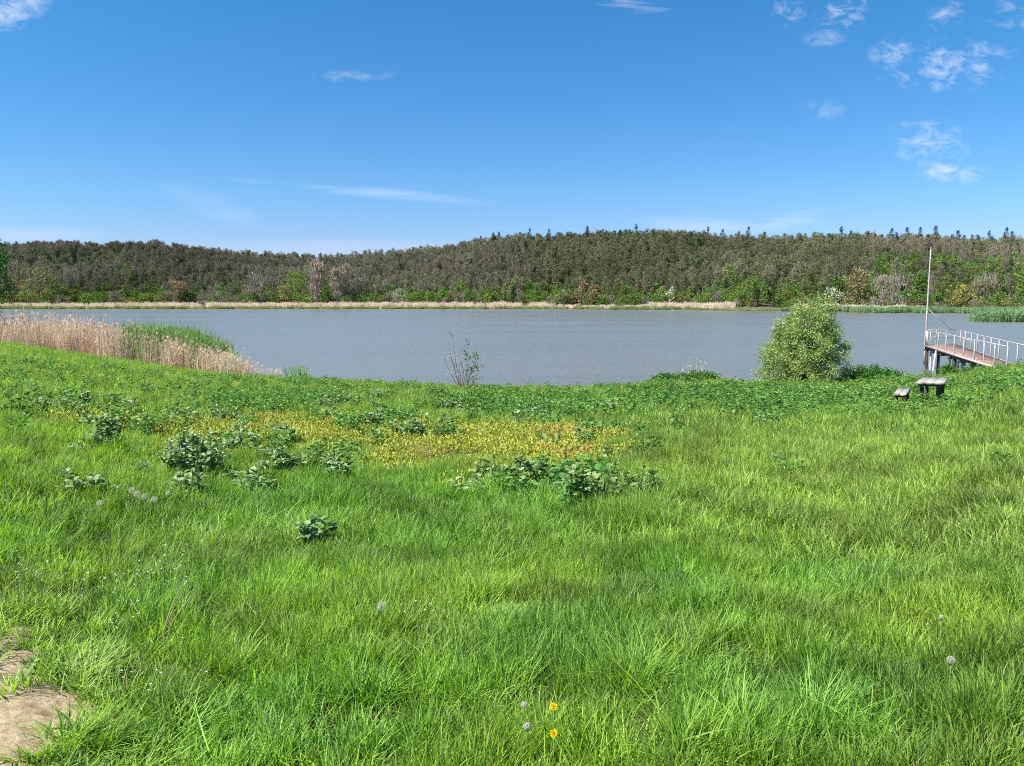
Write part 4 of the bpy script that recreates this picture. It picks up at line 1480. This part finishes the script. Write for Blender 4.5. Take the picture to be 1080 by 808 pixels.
for f in (.015, .22, .45, .68, .90):
    support(A0 + axA * f + unit(B0 - A0) * .08, M['dark_wood'], .08)
    support(B0 + axB * f - unit(B0 - A0) * .08, M['dark_wood'] if f < .4 else M['pier_paint'], .075 if f < .4 else .04)
for f in (.06, .30, .38, .52, .60):
    support(A0 + axA * f * .5 + (B0 + axB * f * .5 - A0 - axA * f * .5) * .8, M['pier_paint'], .04)
support(A0 + axA * .02 + np.array([.22, -.1, 0]), M['pier_paint'], .045)
support(A0 + axA * .22 + np.array([-.15, -.1, 0]), M['pier_paint'], .045, (-.35, 0))

# ------------------------------------------------------------------ tall white pole with stays, fixed at the pier's outer corner
pb = A0 + np.array([.14, .30, -1.2])
top = at_z(981.5, 262, pb[1])
POLE = empty('flagpole', tuple(float(v) for v in pb), 'tall white bare flagpole rising from the outer end of the pier', 'pole')
mb = MB()
hh_ = top[2] - pb[2]
q = np.linspace(0, 1, 9)
mb.tube(np.stack([(q ** 2) * .03, 0 * q, q * hh_], 1), .060 - .028 * q, 10)
mb.build('shaft', M['pier_paint'], POLE, True)
mb = MB()
mb.tube([[.03, 0, hh_ - .03], [.03, 0, hh_ + .05]], [.05, .03], 10)
mb.build('cap', M['pier_paint'], POLE, True)
w0 = np.array([.02, 0, 1.2 + .86 + 1.25])
for e in (B0 + off + np.array([-.35, -.15, 0]) - pb, A0 + off + np.array([-.02, .05, 0]) - pb):
    mb = MB()
    mb.tube([w0, e], .014, 5)
    mb.build('stay_wire', M['pier_paint'], POLE)

# ------------------------------------------------------------------ picnic table and bench


def boards(mb, corners, nb, th, gap=.002):
    """nb boards side by side between the short edges of a quadrilateral (front-left, front-right, back-right, back-left)"""
    fl, fr, br, bl = [np.asarray(v, float) for v in corners]
    e1 = unit(fr - fl)
    e2 = unit((bl - fl) - e1 * np.dot(bl - fl, e1))
    w, l = np.linalg.norm(fr - fl), np.linalg.norm(bl - fl)
    sk = np.dot(bl - fl, e1)
    c0 = (fl + fr) / 2 + e1 * sk * 0
    bw = w / nb
    for k in range(nb):
        c = fl + e1 * (k + .5) * bw + (bl - fl) / 2 + np.array([0, 0, -th / 2 + rb.normal(0, .003)])
        d = unit(bl - fl)
        mb.box(c, (l * rb.uniform(.985, 1.0), bw - gap, th), [d, np.cross([0, 0, 1], d), [0, 0, 1]], rb.random(), .006)


def bench_like(name, fl, fr, bl, zt, nb, th, legs, label, cat, seat_name):
    fl, fr, bl = [np.array([p[0], p[1], 0.]) for p in (fl, fr, bl)]
    br = fr + bl - fl
    c = (fl + br) / 2
    zg = gz(c[0], c[1])
    o = empty(name, (float(c[0]), float(c[1]), zg), label, cat)
    O = np.array([c[0], c[1], zg])
    up = np.array([0, 0, zt - zg])
    mb = MB()
    boards(mb, [p - O * [1, 1, 0] + up for p in (fl, fr, br, bl)], nb, th)
    mb.build(seat_name, M['grey_wood'], o)
    d, e = unit(bl - fl), unit(fr - fl)
    w, l = np.linalg.norm(fr - fl), np.linalg.norm(bl - fl)
    for sd in (.16, .84):                                    # cross battens and trestle legs
        m0 = fl + (bl - fl) * sd + (fr - fl) / 2 - O * [1, 1, 0]
        mb = MB()
        mb.box(m0 + up + np.array([0, 0, -th - .036]), (w * .88, .06, .05), [e, np.cross([0, 0, 1], e), [0, 0, 1]])
        mb.build('batten', M['old_wood'], o)
        for s_ in (-1, 1):
            mb = MB()
            mb.box(m0 + e * s_ * w * .30 + np.array([0, 0, (zt - zg - th - .072 - .25) / 2]), (legs, legs, zt - zg - th - .07 + .25), [e, np.cross([0, 0, 1], e), [0, 0, 1]], bev=.008)
            mb.build('leg', M['old_wood'], o)
    return o


def top_xy(px, row, z):
    d = pix_dir(px, row)
    s_ = (z - EYE) / d[2]
    return d[0] * s_, d[1] * s_


TZ = gz(11.7, 22.3) + .74
SZ = gz(10.9, 21.9) + .44
bench_like('picnic_table', top_xy(965.5, 403.6, TZ), top_xy(995, 404.0, TZ), top_xy(973.5, 397.6, TZ), TZ, 3, .045, .075, 'weathered grey wooden picnic table standing in the grass near the pier', 'table', 'tabletop')
bench_like('bench', top_xy(942, 415.5, SZ), top_xy(955.5, 415.8, SZ), top_xy(948.5, 408.4, SZ), SZ, 2, .045, .07, 'short grey wooden bench in the grass left of the picnic table', 'bench', 'seat')

# ------------------------------------------------------------------ broad-leaved weed clumps in the meadow


def lobed_leaf(ln, wd, rng):
    """one broad leaf with lobed edge, drooping tip: strip of quads along the midrib"""
    q = np.linspace(0, 1, 8)
    half = wd / 2 * np.array([.12, .75, .6, 1.0, .72, .85, .5, .05])
    zc = .22 * np.sin(q * 2.6) * ln
    c = np.stack([q * ln, 0 * q, zc], 1)
    Lf = c + np.stack([0 * q, half, .18 * half], 1)
    Rt = c + np.stack([0 * q, -half, .18 * half], 1)
    V = np.concatenate([Lf, c, Rt])
    n = 8
    Q = [(k, k + 1, n + k + 1, n + k) for k in range(n - 1)] + [(n + k, n + k + 1, 2 * n + k + 1, 2 * n + k) for k in range(n - 1)]
    return V, np.array(Q)


def rot_leaf(V, az, el, roll):
    ca, sa, ce, se, cr, sr = math.cos(az), math.sin(az), math.cos(el), math.sin(el), math.cos(roll), math.sin(roll)
    Rx = np.array([[1, 0, 0], [0, cr, -sr], [0, sr, cr]])
    Ry = np.array([[ce, 0, -se], [0, 1, 0], [se, 0, ce]])
    Rz = np.array([[ca, -sa, 0], [sa, ca, 0], [0, 0, 1]])
    return V @ (Rz @ Ry @ Rx).T


def weed_clump(px, row, wpx, h, label, leaf=.16, nl=110, buds=0, seed=0, mat='thistle'):
    rng = np.random.default_rng(100 + seed)
    x, y, z = ground_hit(px, row, .15)
    w = wpx / FPX * y
    o = empty('broadleaf_weed', (x, y, z), label, 'weed')
    st, fo = MB(), MB()
    tops = []
    ns = max(5, int(nl / 13))
    for s_ in range(ns):
        a, q = rng.random() * 6.28, math.sqrt(rng.random()) * .8
        b = np.array([q * math.cos(a) * w * .38, q * math.sin(a) * w * .30, -.05])
        e = b + np.array([q * math.cos(a) * w * .2 + rng.normal(0, .03), q * math.sin(a) * w * .2 + rng.normal(0, .03), h * (1.05 - .5 * q ** 2) * rng.uniform(.75, 1.1)])
        mid = (b + e) / 2 + rng.normal(0, .015, 3)
        st.tube(np.stack([b, mid, e]), [.009, .007, .004], 5, cap=False)
        tops.append(e)
        for k in range(13):
            f = rng.uniform(.15, 1) ** .7
            c = b * (1 - f) + e * f
            ln = leaf * rng.uniform(.65, 1.3) * (1.15 - .45 * f)
            V, Q = lobed_leaf(ln, ln * .58, rng)
            fo.add(rot_leaf(V, k * 2.4 + rng.normal(0, .4), rng.uniform(-.1, .75), rng.normal(0, .35)) + c, Q, rng.random())
    st.build('stalks', M['stem'], o)
    fo.build('foliage', M[mat], o)
    if buds:
        bb = MB()
        for e in tops:
            for k in range(buds):
                c = e + rng.normal(0, 1, 3) * [.07, .07, .03] + [0, 0, .03]
                an = np.arange(7) / 7 * 6.28
                V, Q = leaf_quads(np.repeat(c[None], 7, 0), np.stack([np.cos(an), np.sin(an), np.full(7, .7)], 1), .022, .016, rng)
                bb.add(V, Q, .6)
        bb.build('buds', M['white_bits'], o)
    return o


weed_clump(204, 494, 72, 0.59, 'largest bluish broad-leaved weed clump, with pale buds, left of the middle', .11, 544, 1, 1)
weed_clump(322, 560, 60, 0.32, 'pale bluish weed clump low in the grass below the yellow patches', .11, 110, 0, 2)
weed_clump(296, 492, 52, 0.38, 'broad bluish weed clump right of the budding weed clump', .14, 176, 0, 3)
weed_clump(258, 470, 40, 0.38, 'bluish weed clump directly behind and right of the budding weed clump', .13, 144, 0, 4)
weed_clump(112, 458, 38, 0.43, 'dark green weed clump left of and behind the budding weed clump', .13, 144, 0, 5)
weed_clump(87, 424, 24, 0.43, 'small dark weed clump far left near the dry reeds, right of its twin', .13, 112, 0, 6)
weed_clump(36, 430, 24, 0.38, 'small weed clump farthest left, near the dry reeds', .13, 96, 0, 7)
weed_clump(188, 440, 36, 0.38, 'green weed clump behind the budding weed clump, beside a yellow patch', .13, 144, 0, 8)
weed_clump(238, 438, 32, 0.41, 'green weed clump right of the small yellow patch near the left', .13, 128, 0, 9)
weed_clump(360, 424, 34, 0.46, 'dark weed clump standing behind the wide yellow patch at left centre', .14, 144, 0, 10)
weed_clump(398, 446, 42, 0.48, 'dark green weed clump at the left end of the widest yellow patch', .14, 176, 0, 11)
weed_clump(432, 458, 48, 0.46, 'broad dark weed clump in front of the widest yellow patch, beside its left end', .14, 208, 0, 12)
weed_clump(560, 500, 62, 0.43, 'dark leafy weed clump in the middle of the meadow below the yellow patch', .13, 192, 0, 13)
weed_clump(612, 520, 46, 0.46, 'pale yellow-green weed clump with a dark hollow under it, mid meadow', .12, 170, 0, 14, 'pale_weed')
weed_clump(640, 432, 44, 0.43, 'weed clump behind the right end of the yellow patch', .13, 160, 0, 15)
weed_clump(472, 428, 40, 0.43, 'green weed clump behind the middle of the yellow patch', .13, 144, 0, 16)
weed_clump(558, 440, 56, 0.43, 'wide weed clump behind the yellow patch, right of centre', .13, 176, 0, 17)
weed_clump(22, 676, 36, 0.06, 'tiny grey-green weed rosette on the edge of the bare earth', .04, 96, 0, 18)

SRC['small_weed'] = [weed_clump(300, 440, 24, .42, 'small broad-leaved weed plant growing among the grass of the middle meadow', .11, 46, 0, 40 + k) for k in range(3)]
for o in SRC['small_weed']:
    o.name = 'small_weed'
    o['group'] = 'small broad-leaved weeds of the middle meadow'
for k in range(64):
    px, row = (rt.uniform(60, 420), rt.uniform(415, 520)) if k % 3 else (rt.uniform(420, 680), rt.uniform(425, 520))
    src = SRC['small_weed'][k % 3]
    o = src if id(src) not in USED else copy_tree(src)
    USED.add(id(src))
    x, y, z = ground_hit(px, row, .1)
    q = rt.uniform(.6, 1.15)
    o.location, o.rotation_euler, o.scale = (x, y, z - .04), (0, 0, rt.random() * 6.28), (q * rt.uniform(.9, 1.5), q * rt.uniform(.9, 1.5), q)

# ------------------------------------------------------------------ dandelions


def stem_to(mb, h, lean, r=.0022):
    mb.tube([[0, 0, -.02], [lean[0] * .4, lean[1] * .4, h * .5], [lean[0], lean[1], h]], [r * 1.2, r, r], 6)


def dandelion(px, row, h, label, group=None):
    x, y, z = ground_hit(px, row, h)
    o = empty('dandelion', (x, y, z), label, 'flower', group)
    mb = MB()
    stem_to(mb, h - .01, (0, 0))
    mb.build('stem', M['stem'], o, True)
    pm = MB()
    n = 0
    for ring, (m, el, ln) in enumerate(((22, .25, .021), (18, .55, .018), (14, .9, .014), (8, 1.3, .010))):
        an = np.arange(m) / m * 6.283 + ring * .13
        D = np.stack([np.cos(an) * math.cos(el), np.sin(an) * math.cos(el), np.full(m, math.sin(el))], 1)
        V, Q = leaf_quads(np.repeat([[0, -.003, h - .008]], m, 0), np.stack([D[:, 0], D[:, 1] * .64 - D[:, 2] * .77, D[:, 2] * .64 + D[:, 1] * .77], 1), ln * .92, .0065, rb)
        pm.add(V, Q, rb.random())
    pm.build('petals', M['gold'], o)
    return o


def puff(px, row, h, label, group=None, r=.013):
    x, y, z = ground_hit(px, row, h)
    o = empty('dandelion_clock', (x, y, z), label, 'flower', group)
    mb = MB()
    stem_to(mb, h, (0, 0))
    mb.build('stem', M['stem'], o, True)
    m = 90
    i = np.arange(m) + .5
    ph, th = np.arccos(1 - 2 * i / m), math.pi * (1 + 5 ** .5) * i
    D = np.stack([np.cos(th) * np.sin(ph), np.sin(th) * np.sin(ph), np.cos(ph)], 1)
    pm = MB()
    V, Q = leaf_quads(np.repeat([[0, 0, h]], m, 0) + D * .004, D, r, .0012, rb)
    pm.add(V, Q, .5)
    for k in range(3):
        T_ = unit(np.cross(D, rb.normal(0, 1, (m, 3))))
        V, Q = leaf_quads(np.array([0, 0, h]) + D * r - T_ * .004, T_ + D * .2, .008, .003, rb)
        pm.add(V, Q, rb.random(m * 4))
    pm.build('seed_head', M['fluff'], o)
    return o


dandelion(584, 743, .24, 'yellow dandelion in the front grass, the upper of two')
dandelion(584, 772, .23, 'yellow dandelion in the front grass, the lower of two')
ga = 'row of dandelion clocks in the left grass'
for px, row, lb in ((139, 517, 'dandelion seed head at the left end of the row of four'), (144, 521, 'dandelion seed head second in the row of four'),
                    (152, 524, 'dandelion seed head third in the row of four'), (163, 527, 'dandelion seed head at the right end of the row of four')):
    puff(px, row, .33, lb, ga, .026)
puff(105, 531, .30, 'lone dandelion seed head left of the row of four', None, .024)
puff(177, 520, .30, 'lone dandelion seed head under the budding weed clump', None, .022)
puff(402, 640, .28, 'large dandelion seed head alone in the grass left of centre', None, .024)
puff(553, 744, .22, 'dandelion seed head in the front grass, upper left of the yellow dandelions', None, .013)
puff(556, 766, .20, 'dandelion seed head in the front grass between and left of the yellow dandelions', None, .013)
puff(993, 652, .26, 'small white dandelion seed head in the right grass, farther one', None, .010)
puff(1003, 697, .25, 'dandelion seed head in the right grass, nearer one', None, .015)

# dry broken stalk leaning in the grass at the left
x, y, z = ground_hit(165, 665, .1)
DS = tag(bpy.data.objects.new('dry_stalk', None), 'dry brown broken stalks leaning in the left foreground grass', 'stalk')
COL.objects.link(DS)
DS.location = (x, y, z)
mb = MB()
for dx, dyy, h in ((.16, .10, .34), (.20, .04, .30), (.12, .12, .36), (-.16, .05, .26), (.05, .1, .22), (.18, .16, .28)):
    mb.tube([[0, 0, -.02], [dx * .5 + rb.normal(0, .01), dyy * .5, h * .6], [dx, dyy, h]], [.004, .0032, .0015], 5)
mb.build('stem', M['straw'], DS)
